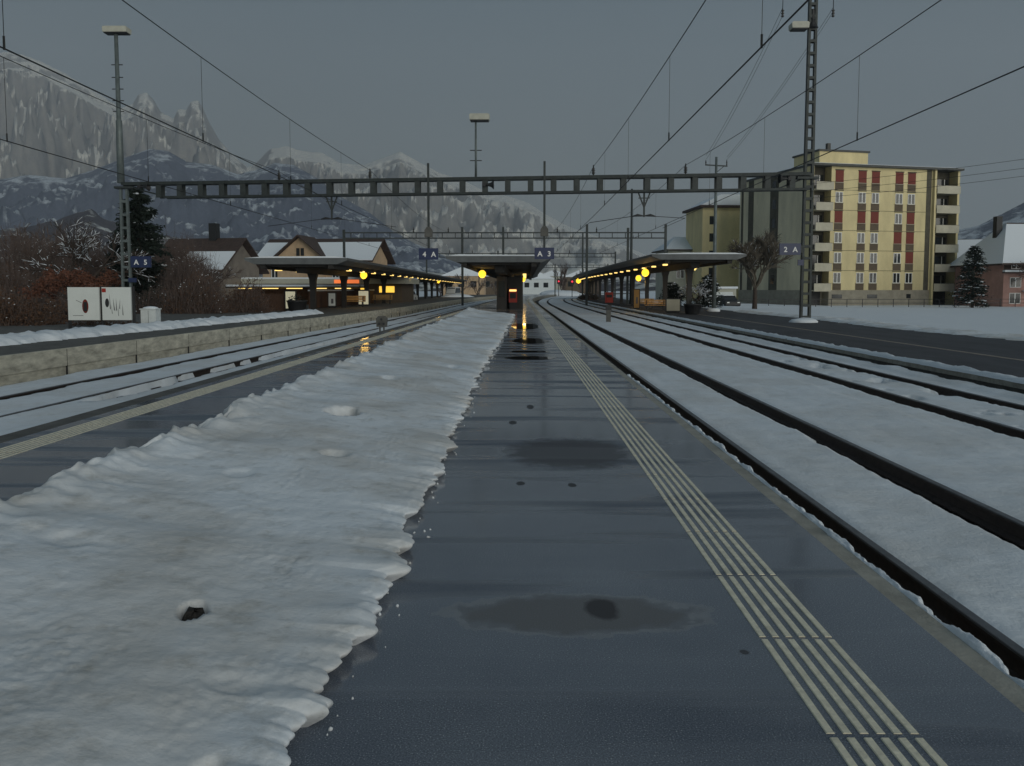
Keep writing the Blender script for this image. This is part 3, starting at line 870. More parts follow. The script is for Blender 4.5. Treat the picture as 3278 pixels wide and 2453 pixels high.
# tall pole with cross arm behind the gantry, lines to the mast
TP = Vector((15.2, 62.0, 0))
t = thing('line_pole', 'tall thin pole with a cross arm standing beside the right canopy', 'pole', (TP.x, TP.y, Z2 - 0.05), 0, 'thin poles carrying feeder lines')
MB().tube([(0, 0, 0), (0, 0, 6), (0, 0, 11.9)], [0.17, 0.13, 0.09], 8).build('pole', 'galv', t, True)
MB().bar((-0.85, 0, 11.3), (0.85, 0, 11.2), 0.09).bar((0, 0, 10.7), (0.6, 0, 11.2), 0.05).build('cross_arm', 'steel', t)
for s in (-0.8, 0.8):
    MB().lathe([(0.02, 0), (0.06, 0.06), (0.03, 0.14), (0.06, 0.2), (0.02, 0.42)], 8, (s, 0, 11.25)).build('insulator', 'porcelain', t, True)
MB().blob((0, 0, 0.12), 0.55, 10, 6, 0.1, 0.4).build('base_snow', 'snow', t, True)
t2 = thing('line_pole', 'thin plain pole rising behind the middle of the right canopy roof', 'pole', (13.0, 92.0, Z2 - 0.05), 0, 'thin poles carrying feeder lines')
MB().tube([(0, 0, 0), (0, 0, 6), (0, 0, 13.2)], [0.19, 0.15, 0.11], 8).build('pole', 'steel', t2, True)
MB().bar((-0.55, 0, 12.9), (0.55, 0, 12.9), 0.08).build('cross_arm', 'steel', t2)
WL = [('upper feeder wire on the left arm of the tall mast', -1.55, 16.0, 16.05, -0.8, 11.7), ('lower feeder wire on the left arm of the tall mast', -1.50, 15.7, 0, -0.76, 11.45),
      ('upper feeder wire on the right arm of the tall mast', 1.05, 16.0, 0, 0.8, 11.6), ('lower feeder wire on the right arm of the tall mast', 1.0, 15.7, 0, 0.76, 11.35)]
for l, dx, z, _, tx, tz in WL:
    wire('feeder_wire', l, ((GR.x + dx, GR.y, z), (TP.x + tx, TP.y, tz)), 0.010, 'feeder wires from the tall mast', 0.35)
for dx, l in ((-1.55, 'feeder wire overhead in front of the tall mast on its left arm'), (1.05, 'feeder wire overhead in front of the tall mast on its right arm')):
    pass
for k, (z, l) in enumerate(((7.25, 'topmost of the three thin wires crossing in front of the yellow block'), (6.85, 'middle one of the three thin wires crossing in front of the yellow block'), (6.5, 'lowest of the three thin wires crossing in front of the yellow block'))):
    wire('cross_wire', l, ((GR.x, GR.y, z - 0.25), (26.0, 33.0, z + 0.35)), 0.009, 'thin wires crossing the yellow block', 0.15)

# far gantries along the bend
def far_gantry(label, y, xl, xr, z, posts, r=0.13):
    t = thing('overhead_gantry', label, 'gantry', (0, y, 0), 0, 'far gantries over the tracks')
    mb = MB()
    for zz in (z, z - 0.62):
        mb.bar((xl, 0, zz), (xr, 0, zz), 0.14)
    mb.build('chord', 'steel', t)
    mb = MB(); x = xl + 0.8
    while x < xr: mb.bar((x, 0, z - 0.62), (x, 0, z), 0.09); x += 1.5
    mb.build('batten', 'steel', t)
    for x, top in posts:
        MB().box(x - r, x + r, -r, r, -0.4, top).build('mast', 'steel', t)
    for x in (-12, -8, 4.5, 9):
        if xl < x < xr:
            MB().lathe([(0.05, 0), (0.10, 0.1), (0.05, 0.2), (0.10, 0.3), (0.05, 0.4), (0.03, 0.6)], 8, (x, 0, z + 0.05)).build('insulator', 'porcelain', t)
far_gantry('second gantry further along the tracks, above the middle canopy', 92, -20.0, 17.0, 7.95, ((-20, 8.3), (-6.4, 8.6), (-1.7, 8.6), (7.9, 8.9), (12.6, 8.5), (16.9, 8.9)))
far_gantry('third gantry far along the tracks, lower in the view', 140, -16, 17, 7.7, ((-16, 8.0), (-3.5, 8.2), (11.3, 11.2), (17, 8.0)))
far_gantry('fourth gantry very far along the tracks, beyond the canopies', 205, -10, 23, 7.6, ((-10, 7.9), (9.5, 7.9), (23, 7.9)))

# ------------------------------------------------------------------ canopies
def canopy(label, path, half, z, y0, y1, posts, lights, zb, seed, depth=0.55, pw=0.15):
    """path(y) gives the centre line"""
    t = thing('platform_canopy', label, 'canopy', (path(y0), y0, zb), 0, 'canopies over the platforms')
    ox, oy = path(y0), y0
    ys = ysteps(y0, y1, 0, 4.0); ys[-1] = y1
    def loft(prof, name, m, ends=True, zo=0.0, ysl=ys):
        mb = MB(); n = len(prof)
        for y in ysl:
            for px, pz in prof: mb.v.append((path(y) - ox + px, y - oy, z - zb + pz + zo))
        for j in range(len(ysl) - 1):
            for k in range(n):
                a, b = j * n + k, j * n + (k + 1) % n
                mb.f.append((a, b, b + n, a + n))
        if ends:
            mb.f.append(tuple(range(n))); mb.f.append(tuple((len(ysl) - 1) * n + k for k in range(n)))
        return mb.build(name, m, t)
    loft([(-half, 0), (half, 0), (half - 0.04, -0.14), (half * 0.80, -0.36), (-half * 0.80, -0.36), (-half + 0.04, -0.14)], 'roof', 'fascia')
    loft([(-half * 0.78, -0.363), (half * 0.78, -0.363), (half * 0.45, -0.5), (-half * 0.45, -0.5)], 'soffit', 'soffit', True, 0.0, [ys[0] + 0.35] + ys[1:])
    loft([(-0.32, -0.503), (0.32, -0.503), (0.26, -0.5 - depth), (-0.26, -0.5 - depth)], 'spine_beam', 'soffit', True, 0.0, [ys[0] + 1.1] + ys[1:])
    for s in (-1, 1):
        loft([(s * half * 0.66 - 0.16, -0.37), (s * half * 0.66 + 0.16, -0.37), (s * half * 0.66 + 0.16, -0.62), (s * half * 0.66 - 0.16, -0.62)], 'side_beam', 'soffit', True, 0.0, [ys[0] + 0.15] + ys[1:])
    mb = MB(); n = 9
    for j, y in enumerate(ys):
        for k in range(n):
            u = -1 + 2 * k / (n - 1)
            h = 0.10 + 0.05 * noise.noise(Vector((y * 0.3, u * 2, seed)))
            if abs(u) == 1: h = 0.012
            mb.v.append((path(y) - ox + u * (half - 0.02), y - oy - (0.0 if j else -0.03), z - zb + h))
    for j in range(len(ys) - 1):
        for k in range(n - 1):
            a = j * n + k
            mb.f.append((a, a + 1, a + n + 1, a + n))
    mb.f.append(tuple(range(n)))
    mb.build('roof_snow', 'snow', t)
    for px, py in posts:
        p = MB(); top = z - zb - 0.5 - depth + 0.02
        b = len(p.v)
        secs = [(0.0, pw * 1.15, pw), (0.12, pw, pw * 0.85), (top - 1.1, pw * 1.0, pw * 0.9), (top - 0.4, pw * 1.25, pw), (top, pw * 1.9, pw * 1.2)]
        for zz, hx, hy in secs:
            for dx, dy in ((-hx, -hy), (hx, -hy), (hx, hy), (-hx, hy)): p.v.append((px - ox + dx, py - oy + dy, zz))
        for i in range(len(secs) - 1):
            for k in range(4):
                a, q = b + i * 4 + k, b + i * 4 + (k + 1) % 4
                p.f.append((a, q, q + 4, a + 4))
        p.f.append((b, b + 1, b + 2, b + 3))
        p.build('post', 'post', t)
    for lx, ly, lz, sx, sy in lights:
        MB().cbox((lx - ox, ly - oy, lz - zb), (sx, sy, 0.10)).build('tube_light', 'warm_white', t)
    return t

# left canopy over platform 5
lp = lambda y: -13.1 - 0.006 * (y - 50)
yl = [51 + 9.3 * k for k in range(13)]
lights = [(lp(52 + 4.6 * k) + 2.1, 52 + 4.6 * k, 2.72, 0.26, 0.5) for k in range(25)] + [(lp(51 + 5 * k) - 2.2, 51 + 5 * k, 2.72, 0.4, 0.3) for k in range(7)]
canopy('long canopy of the left platform in front of the tan station building', lp, 3.05, 3.33, 47, 168, [(lp(y), y) for y in yl], lights, Z5, 1.1, 0.35, 0.17)
# middle canopy over the island
mp = lambda y: -1.15 + 0.010 * (y - 48) + 0.6 * off(y)
lights = [(mp(70 + 6 * k) + 1.5, 70 + 6 * k, 2.80, 0.3, 0.3) for k in range(5)]
canopy('broad middle canopy with a snowy flat roof over the wet platform', mp, 3.2, 3.48, 48, 120, [(mp(y), y) for y in (76, 85, 94, 103, 112)], lights, 0.0, 2.2, 0.45, 0.2)
# right canopy over platform 2
rp = lambda y: 12.2 + 0.8 * off(y)
yr = [57 + 9.3 * k for k in range(13)]
lights = [(rp(55 + 4.6 * k) - 2.1, 55 + 4.6 * k, 3.17, 0.26, 0.5) for k in range(25)] + [(rp(57 + 3 * k) + (0.5 + 0.6 * k), 57 + 3 * k, 3.17, 0.32, 0.3) for k in range(5)]
canopy('long right canopy on dark posts in front of the snowy shrub', rp, 3.2, 3.85, 54, 172, [(rp(y), y) for y in yr], lights, Z2, 3.3, 0.4, 0.17)

# globe lamps hanging under the canopies
def globe(label, x, y, z, r, drop):
    t = thing('globe_lamp', label, 'lamp', (x, y, z), 0, 'yellow globe lamps under the canopies')
    o = MB().lathe([(0.001, -r), (r * 0.5, -r * 0.87), (r * 0.87, -r * 0.5), (r, 0), (r * 0.87, r * 0.5), (r * 0.5, r * 0.87), (0.05, r)], 16).build('globe', 'warm', t, True)
    MB().tube([(0, 0, r), (0, 0, r + drop)], 0.03, 6).build('stem', 'dark', t)
    ld = bpy.data.lights.new('bulb', 'POINT'); ld.energy = 32; ld.color = (1.0, 0.60, 0.18); ld.shadow_soft_size = r + 0.02
    lo = bpy.data.objects.new('bulb', ld); C.objects.link(lo); lo.parent = t; lo.location = (0, 0, -r - 0.08)
globe('large yellow globe lamp under the left canopy', -11.6, 60.0, 2.55, 0.27, 0.16)
globe('small yellow globe lamp at the far end of the left canopy', -13.2, 132, 3.2 - 0.35, 0.36, 0.1)
globe('large yellow globe lamp hanging left of the middle canopy kiosk', -2.6, 58.0, 2.60, 0.28, 0.16)
globe('small yellow globe lamp right of the middle canopy kiosk', 0.55, 84.0, 2.50, 0.24, 0.2)
globe('large yellow globe lamp under the right canopy', 10.1, 63.5, 2.80, 0.30, 0.3)
globe('small yellow globe lamp beside the large one under the right canopy', 11.6, 77.0, 2.55, 0.28, 0.5)
globe('small yellow globe lamp at the far end of the right canopy', 11.2, 148.0, 3.0, 0.46, 0.3)

# ------------------------------------------------------------------ furniture on the platforms
def kiosk():
    t = thing('platform_kiosk', 'dark narrow waiting hall under the middle canopy behind the red machine', 'kiosk', (-0.6, 59, 0))
    MB().box(-0.98, -0.25, 0, 13, 0, 2.44).build('wall', 'dark', t)
    MB().box(-0.249, 0.98, 2.2, 13, 0, 2.44).build('wall', 'soffit', t)
    MB().box(-0.85, -0.4, -0.02, -0.003, 0.9, 2.1).build('window', 'glass', t)
    MB().box(0.80, 0.95, 0.0, 0.15, 0, 2.44).build('post', 'post', t)
kiosk()
def machine(label, x, y, z, w, d, h, m, lit=True, group=None, ft=0.08):
    t = thing('ticket_machine', label, 'machine', (x, y, z), 0, group)
    bo = MB(); bo.prism_y([(-w / 2, ft), (w / 2, ft), (w / 2, h - 0.06), (w / 2 - 0.05, h), (-w / 2 + 0.05, h), (-w / 2, h - 0.06)], 0, d).build('housing', m, t)
    MB().box(-w / 2 + 0.06, w / 2 - 0.06, 0.05, d - 0.05, 0, ft - 0.002).build('foot', 'dark', t)
    MB().box(-w * 0.36, w * 0.36, -0.012, -0.002, h * 0.52, h * 0.78).build('screen', 'dark', t)
    if lit: MB().box(-w * 0.42, w * 0.42, -0.02, -0.003, h * 0.86, h * 0.95).build('light_strip', 'warm_white', t)
machine('bright red machine with a lit strip in front of the dark kiosk', -0.38, 60.2, 0.0, 0.62, 0.6, 1.55, 'red', True, None, 0.5)
machine('dull red machine standing under the far part of the right canopy', 11.2, 98.0, Z2, 0.95, 0.7, 1.35, 'red', False)

def bench(label, x, y, z, rz=0.0):
    t = thing('bench', label, 'bench', (x, y, z), rz, 'wooden benches under the canopies')
    s = MB()
    for k in range(4): s.box(-0.9, 0.9, -0.22 + k * 0.12, -0.13 + k * 0.12, 0.42, 0.46)
    s.build('seat', 'bench_wood', t)
    s = MB()
    for k in range(3): s.box(-0.9, 0.9, 0.26, 0.29, 0.52 + k * 0.13, 0.62 + k * 0.13)
    s.build('backrest', 'bench_wood', t)
    for dx in (-0.7, 0.7):
        MB().box(dx - 0.03, dx + 0.03, -0.2, 0.26, 0.38, 0.418).box(dx - 0.03, dx + 0.03, -0.18, -0.12, 0, 0.38).box(dx - 0.03, dx + 0.03, 0.2, 0.255, 0, 0.85).build('leg', 'dark', t)
bench('pale wooden bench under the left canopy between advert panels', -12.9, 62.5, Z5)
bench('second wooden bench further under the left canopy', -12.6, 74, Z5)
bench('wooden bench beside the second post of the right canopy', 11.15, 64.6, Z2)
bench('wooden bench at the third post of the right canopy', 11.4, 72, Z2)

def advert(label, x, y, z, w, h, m, rz=0.0, pr=True):
    t = thing('advert_panel', label, 'advert panel', (x, y, z), rz, 'standing advert panels under the canopies')
    MB().box(-w / 2 - 0.07, w / 2 + 0.07, 0.0, 0.2, 0.08, h + 0.07).build('frame', 'dark', t)
    MB().box(-w / 2, w / 2, -0.015, -0.003, 0.16, h).build('poster', m, t)
    if pr: MB().box(-w * 0.12, w * 0.22, -0.02, -0.0155, h * 0.3, h * 0.62).build('print', 'poster_grey', t)
    MB().box(-w / 2, w / 2, 0.04, 0.16, 0, 0.078).build('foot', 'dark', t)
advert('pale lit advert panel by the first post of the left canopy', -14.75, 51.6, Z5, 0.62, 1.25, 'poster_lit')
advert('narrow blue grey advert panel between first and second post', -13.9, 59.5, Z5, 0.5, 1.1, 'poster_white')
advert('advert panel behind the second post of the left canopy', -12.7, 65.5, Z5, 0.8, 1.25, 'poster_lit')
advert('beige advert panel beside the planter under the right canopy', 11.35, 58.4, Z2, 0.95, 1.0, 'balcony', 0.0, False)
advert('tall orange lit panel under the right canopy', 10.1, 68, Z2, 0.45, 1.7, 'bench_wood')

def planter(label, x, y, z):
    t = thing('planter', label, 'planter', (x, y, z), 0, 'round dark planters')
    MB().lathe([(0.44, 0), (0.50, 0.08), (0.60, 0.62), (0.64, 0.64), (0.64, 0.72), (0.55, 0.72), (0.52, 0.6)], 16).build('bowl', 'dark', t, True)
    s = MB()
    for k in range(260):
        a, r = random.random() * 2 * PI, random.random() ** 0.5 * 0.55
        h = 0.7 + random.random() * 0.45 * (1 - r)
        p = Vector((r * math.cos(a), r * math.sin(a), h)); d = Vector((random.gauss(0, 1), random.gauss(0, 1), random.gauss(0.4, 0.6))).normalized() * 0.10
        q = d.cross(Vector((0, 0, 1))) * 0.4
        s.face(p - q, p + d, p + q)
    s.build('foliage', 'needle', t)
planter('round dark planter at the near end of the left platform', -13.6, 49.0, Z5)
planter('round dark planter at the near end of the right canopy', 12.15, 55.6, Z2)

def signal_box(label, x, y, z):
    t = thing('dwarf_signal', label, 'signal', (x, y, z), 0, 'dwarf signals between the rails')
    MB().box(-0.12, -0.06, -0.03, 0.03, 0, 0.4).box(0.06, 0.12, -0.03, 0.03, 0, 0.4).build('leg', 'dark_concrete', t)
    MB().prism_y([(-0.22, 0.38), (0.22, 0.38), (0.25, 0.75), (0.15, 0.86), (-0.15, 0.86), (-0.25, 0.75)], -0.12, 0.12).build('housing', 'dark_concrete', t)
    for dx, dz in ((-0.1, 0.52), (0.1, 0.52), (0.0, 0.72)):
        MB().tube([(dx, -0.15, dz), (dx, -0.118, dz)], 0.055, 8).build('lens', 'dark', t)
signal_box('dwarf signal in the snow of the left track', rail4(35.5) + 2.6, 35.5, -0.55)
t = thing('marker_post', 'short dark marker post in the snow between the two right tracks', 'post', (5.45, 48.0, -0.5))
MB().box(-0.14, 0.14, -0.06, 0.06, 0.0, 0.75).build('post', 'dark_concrete', t)
MB().box(-0.17, 0.17, -0.08, 0.08, 0.752, 1.05).build('cap', 'dark', t)

def far_signal(label, x, y, zl):
    t = thing('main_signal', label, 'signal', (x, y, -0.6), 0, 'red signals at the far end of the tracks')
    MB().tube([(0, 0, 0), (0, 0, zl + 1.2)], 0.09, 8).build('mast', 'dark', t)
    MB().box(-0.45, 0.45, -0.12, 0.1, zl - 0.1, zl + 1.3).build('head', 'dark', t)
    MB().tube([(0, -0.3, zl + 0.62), (0, -0.125, zl + 0.62)], 0.24, 10).build('lens', 'red_light', t)
far_signal('red signal left of the right canopy end', 11.3, 222, 3.6)
far_signal('red signal closest to the right canopy end', 12.6, 186, 3.2)

# ------------------------------------------------------------------ left side: posters, cabinet
t = thing('poster_board', 'pair of white poster boards on dark posts below the left mast', 'poster board', (-15.0, 28.6, Z5 - 0.2), R(3))
for a in (-1.16, 0.0, 1.12):
    MB().box(a - 0.04, a + 0.04, 0.02, 0.10, -0.3, 1.72).build('post', 'dark', t)
for c, w in ((-0.60, 1.10), (0.56, 1.02)):
    f = MB().box(c - w / 2, c + w / 2, -0.06, 0.018, 0.50, 1.68).build('board', 'poster_white', t)
    if c < 0:
        mb = MB(); pts = [(c + 0.06 + 0.11 * math.cos(k * PI / 10), -0.064, 1.0 + 0.25 * math.sin(k * PI / 10)) for k in range(20)]
        mb.face(*pts).build('print', 'poster_red', f)
        MB().box(c + 0.0, c + 0.12, -0.068, -0.0645, 0.82, 1.15).build('print', 'dark', f)
        MB().box(c - 0.38, c - 0.02, -0.068, -0.0645, 0.66, 0.675).build('print', 'poster_grey', f)
        MB().bar((c - 0.26, -0.066, 1.22), (c - 0.06, -0.066, 1.12), 0.012).build('print', 'poster_grey', f)
    else:
        mb = MB()
        for k in range(7):
            q = (-0.24, -0.17, -0.10, -0.02, 0.05, 0.09, 0.20)[k]; u = random.uniform(0.66, 1.0); mb.face((c + q, -0.064, u), (c + q + random.uniform(0.02, 0.05), -0.064, u - 0.03), (c + q + random.uniform(-0.03, 0.06), -0.064, u + random.uniform(0.3, 0.6)))
        mb.build('print', 'poster_grey', f)
        mb = MB(); pts = [(c - 0.33 + 0.07 * math.cos(k * PI / 8), -0.064, 1.12 + 0.16 * math.sin(k * PI / 8)) for k in range(16)]
        mb.face(*pts).build('print', 'dark', f)
        MB().box(c - 0.50, c - 0.36, -0.067, -0.0635, 1.50, 1.64).build('print', 'red', f)
t = thing('control_cabinet', 'pale grey cabinet with a snow cap beside the left mast foot', 'cabinet', (-13.6, 29.4, Z5 - 0.1))
MB().box(-0.28, 0.28, -0.2, 0.2, 0, 0.76).build('housing', 'cabinet', t)
MB().box(-0.005, 0.005, -0.206, -0.202, 0.05, 0.72).build('door_gap', 'dark', t)
MB().box(-0.31, 0.31, -0.23, 0.23, 0.762, 0.80).build('lid', 'cabinet', t)
mb = MB(); mb.blob((0, 0, 0), 1.0, 12, 6, 0.05, 0.5)
mb.v = [(x * 0.3, y * 0.22, 0.80 + max(0, z) * 0.16) for x, y, z in mb.v]
mb.build('snow_cap', 'snow', t, True)

# ------------------------------------------------------------------ trees
def branch_tree(mb, p, d, L, r, depth, spread=0.55, shrink=0.74, up=0.10, kids=3, tips=None, n=4):
    q = p + d * L
    m = (p + q) / 2 + Vector((random.gauss(0, 1), random.gauss(0, 1), random.gauss(0, 1))) * L * 0.05
    mb.tube([p, m, q], [r, r * 0.85, r * 0.7], n if depth > 2 else 3, cap=False)
    if tips is not None and depth <= 2: tips.append((p, q, r))
    if depth == 0: return
    for k in range(kids if depth > 1 else kids + 1):
        nd = (d + Vector((random.gauss(0, 1), random.gauss(0, 1), random.gauss(0, 0.8))) * spread + Vector((0, 0, up))).normalized()
        s = p.lerp(q, random.uniform(0.45, 1.0) if k else 1.0)
        branch_tree(mb, s, nd, L * shrink * random.uniform(0.8, 1.12), r * (0.62 if k else 0.7), depth - 1, spread, shrink, up, kids, tips, n)

def bare_tree(label, x, y, z, h, depth=5, spread=0.5, m='twig', snow=0.0, trunk=0.25, group=None, leaves=None, kids=3, nl=0, L0=None, seed=1, shrink=0.74, r0=None):
    random.seed(seed)
    t = thing('bare_tree', label, 'tree', (x, y, z), 0, group)
    r0 = r0 or h * 0.022
    th = h * trunk
    MB().tube([(0, 0, -0.1), (0.03, 0, th * 0.5), (0, 0, th)], [r0 * 1.25, r0, r0 * 0.85], 8, cap=False).build('trunk', 'bark', t)
    mb = MB(); tips = []
    for k in range(kids + 1):
        a = 2 * PI * k / (kids + 1) + random.random()
        d = Vector((math.cos(a) * spread * 1.3, math.sin(a) * spread * 1.3, 1)).normalized()
        branch_tree(mb, Vector((0, 0, th * random.uniform(0.85, 1.0))), d, (L0 or h * 0.24), r0 * 0.6, depth - 1, spread, shrink, 0.12, kids, tips)
    mb.build('crown', m, t)
    if snow:
        s = MB()
        for p, q, r in tips:
            if random.random() < snow:
                u = Vector((0, 0, r + 0.03)); w = max(0.025, r * 1.6)
                s.tube([p + u * 0.6, (p + q) / 2 + u * 0.9, q + u * 0.5], [w * 0.3, w * 0.75, w * 0.25], 4)
        s.build('branch_snow', 'snow', t, False, 'stuff')
    if leaves:
        s = MB()
        for k in range(nl):
            p, q, r = random.choice(tips)
            c = p.lerp(q, random.random()) + Vector((random.gauss(0, 1), random.gauss(0, 1), random.gauss(0, 1))) * h * 0.022
            a = Vector((random.gauss(0, 1), random.gauss(0, 1), random.gauss(0, 1))).normalized() * random.uniform(0.05, 0.12)
            b = a.orthogonal().normalized() * 0.05
            s.face(c - b, c + a, c + b, c - a * 0.5)
        s.build('leaves', leaves, t)
    return t

def conifer(label, x, y, z, h, w, seed, snow=0.12, m='needle', group=None, lean=0.0, n=8000):
    random.seed(seed)
    t = thing('conifer', label, 'tree', (x, y, z), 0, group)
    MB().tube([(0, 0, -0.1), (lean * 0.5, 0, h * 0.5), (lean, 0, h * 0.97)], [h * 0.025, h * 0.015, 0.02], 7, cap=False).build('trunk', 'bark', t)
    s, sn = MB(), MB()
    nb = int(40 + h * 9)
    for b in range(nb):
        u = (b + random.random()) / nb
        zz = h * (0.08 + 0.90 * u)
        L = w * 0.5 * ((1 - u) ** 0.6) * random.uniform(0.55, 1.15) + 0.15
        a = random.random() * 2 * PI
        d = Vector((math.cos(a), math.sin(a), random.uniform(-0.35, 0.15)))
        o = Vector((lean * u, 0, zz))
        s.tube([o, o + d * L * 0.6, o + d * L + Vector((0, 0, 0.08 * L))], [0.03, 0.02, 0.008], 3, cap=False)
        for k in range(n // nb):
            v = random.random() ** 0.7
            c = o + d * L * v + Vector((random.gauss(0, 1), random.gauss(0, 1), random.gauss(0, 0.7))) * (0.10 + 0.14 * L * 0.5)
            e1 = Vector((d.x + random.gauss(0, 0.5), d.y + random.gauss(0, 0.5), random.gauss(-0.25, 0.35))).normalized() * random.uniform(0.12, 0.30) * (0.7 + h * 0.06)
            e2 = e1.cross(Vector((random.gauss(0, 1), random.gauss(0, 1), 1)).normalized()) * 0.30
            s.face(c - e2, c + e1, c + e2)
        if random.random() < snow * 3:
            for k in range(int(3 + 4 * L)):
                c = o + d * L * random.uniform(0.4, 1.0) + Vector((random.gauss(0, 0.15), random.gauss(0, 0.15), 0.10))
                sn.blob(c, random.uniform(0.05, 0.15) * (0.7 + h * 0.03), 6, 3, 0.4, 0.45)
    s.build('crown', m, t)
    if sn.v: sn.build('branch_snow', 'snow', t, True, 'stuff')
    return t

def bush(label, x, y, z, w, d, h, n, m, seed, group=None, snow=0, leaf=0.0, leafm=None):
    """tangle of upright twigs"""
    random.seed(seed)
    t = thing('bush', label, 'bush', (x, y, z), 0, group)
    s, lf, sn = MB(), MB(), MB()
    for k in range(n):
        px, py = random.uniform(-w, w) / 2, random.uniform(-d, d) / 2
        q = max(0.25, 1 - (2 * px / w) ** 2 * 0.6 + 0.35 * noise.noise(Vector((px * 1.1, py, seed))))
        H = h * q * random.uniform(0.35, 1.05)
        a = Vector((px * 0.7, py * 0.7, 0)); c = Vector((px, py, H)) + Vector((random.gauss(0, 0.14), random.gauss(0, 0.14), 0)) * h * 0.6
        mid = (a + c) / 2 + Vector((random.gauss(0, 0.08), random.gauss(0, 0.08), 0)) * h
        s.tube([a, mid, c], [0.018, 0.011, 0.005], 3, cap=False)
        for r in range(4):
            p = mid.lerp(c, random.random()); e = p + Vector((random.gauss(0, 1), random.gauss(0, 1), random.gauss(0.5, 0.7))) * 0.16 * max(1, h * 0.4)
            s.tube([p, e], [0.007, 0.003], 3, cap=False)
            if random.random() < leaf:
                for _ in range(3):
                    cc = p.lerp(e, random.random()); v = Vector((random.gauss(0, 1), random.gauss(0, 1), random.gauss(0, 1))).normalized() * random.uniform(0.05, 0.11); b = v.orthogonal().normalized() * 0.04
                    lf.face(cc - b, cc + v, cc + b)
        if random.random() < snow:
            sn.blob(c - Vector((0, 0, 0.04)), random.uniform(0.02, 0.05), 5, 3, 0.4, 0.5)
    s.build('stems', m, t)
    if lf.v: lf.build('leaves', leafm, t)
    if sn.v: sn.build('twig_snow', 'snow', t, True, 'stuff')
    return t

ZL = -0.62
conifer('big dark conifer with snow clumps right behind the left mast', -28.0, 59, ZL, 9.6, 4.6, 11, 0.06, n=20000)
conifer('dark young conifer half hidden by the left mast', -30.3, 61, ZL, 6.6, 3.2, 12, 0.06, n=9000)
bare_tree('bare tree with thick snow on its branches left of the left mast', -29.3, 54, ZL, 7.6, 6, 0.50, 'bark', 0.22, 0.28, seed=21)
bare_tree('round red brown beech still holding leaves behind the posters', -25.7, 46, ZL, 4.7, 5, 0.55, 'twig', 0.0, 0.18, leaves='twig_red', nl=9000, seed=22, L0=1.1)
G1 = 'bare trees at the left border'
for k, (x, y, h, sd) in enumerate(((-43, 72, 9.6, 31), (-39, 66, 8.6, 32), (-47, 78, 10.5, 33), (-36, 74, 9.4, 34), (-33.4, 64, 7.6, 35))):
    bare_tree(['tall bare tree at the far left edge behind the bushes', 'bare tree in front of the tall left one', 'tallest bare tree of the left edge group', 'bare tree between the beech and the snowy tree', 'bare tree just left of the snow laden tree'][k],
              x, y, ZL, h, 6, 0.42, 'twig', 0.02, 0.15, group=G1, seed=sd)
G2 = 'brown bushes behind the left platform'
bush('brown leafy bush at the left picture edge', -20.2, 31.5, ZL, 3.6, 2.2, 2.0, 900, 'twig', 41, G2, 0.04, 0.9, 'twig_brown')
bush('dark brown bush just left of the poster boards', -19.7, 36, ZL, 3.0, 2.0, 2.1, 600, 'twig', 42, G2, 0.05, 0.5, 'twig_brown')
bush('low dark bush under the poster boards', -16.2, 31, ZL, 3.4, 1.4, 1.0, 500, 'twig', 43, G2, 0.03, 0.35, 'twig_brown')
bush('grey brown hedge right of the cabinet', -18.9, 46.5, ZL, 3.4, 1.8, 3.0, 900, 'twig', 44, G2, 0.05, 0.35, 'twig_brown')
bush('grey brown hedge at the board wall', -16.6, 48.5, ZL, 3.0, 1.8, 2.6, 800, 'twig', 45, G2, 0.03, 0.45, 'twig_brown')
bush('thick dark hedge in front of the conifer foot', -22.6, 49, ZL, 4.0, 1.8, 2.2, 800, 'twig', 46, G2, 0.08, 0.3, 'needle')
bush('tall tangled hedge far left', -34, 52, ZL, 9, 2.4, 3.6, 2200, 'twig', 47, G2, 0.07, 0.3, 'twig_brown')
bush('dense grey thicket rising behind the tall far left hedge', -40, 64, ZL, 10, 3, 6.2, 2600, 'twig', 48, G2, 0.03, 0.2, 'twig_brown')
bush('dense thicket behind the beech and the snowy tree', -32.5, 60, ZL, 6, 2.4, 5.2, 1800, 'twig', 49, G2, 0.04, 0.2, 'twig_brown')
bush('tall leafless thicket screening the brown roofed house', -28.4, 67, ZL, 6.0, 2.4, 6.4, 1700, 'twig', 53, G2, 0.04, 0.08, 'twig_brown')
bush('leafless thicket right of the big dark conifer', -24.2, 58, ZL, 4.5, 2.0, 4.4, 1300, 'twig', 50, G2, 0.05, 0.1, 'twig_brown')
bare_tree('bare tree in front of the brown roofed house', -28.2, 66, ZL, 6.4, 6, 0.48, 'twig', 0.05, 0.2, seed=51)
bare_tree('smaller bare tree right of the brown roofed house', -25.0, 64, ZL, 5.6, 6, 0.50, 'twig', 0.05, 0.2, seed=52)
bare_tree('pollarded bare tree in front of the grey side of the yellow block', 22.2, 75, -0.45, 8.9, 6, 0.40, 'twig_pale', 0.02, 0.25, seed=61, r0=0.20, L0=1.75, shrink=0.76, kids=4)
bare_tree('small snow covered tree right behind the right canopy', 17.0, 76, -0.45, 3.6, 5, 0.62, 'bark', 0.6, 0.2, seed=62, r0=0.09)
conifer('low dark conifer shrub with snow behind the right canopy', 18.6, 78, -0.45, 3.3, 3.0, 63, 0.3, n=7000)
conifer('dark conifer shrub at the planter of the right canopy', 15.4, 80, -0.45, 2.6, 2.6, 64, 0.15, n=7000)
conifer('dark conifer between yellow block and pink house', 55.6, 98, -0.8, 7.6, 4.2, 65, 0.12, n=7000)
bare_tree('bare tree in front of the pink house at the right edge', 66.0, 100, -0.8, 9.0, 5, 0.5, 'twig', 0.2, 0.2, seed=66)
G3 = 'poplars beyond the far end of the tracks'
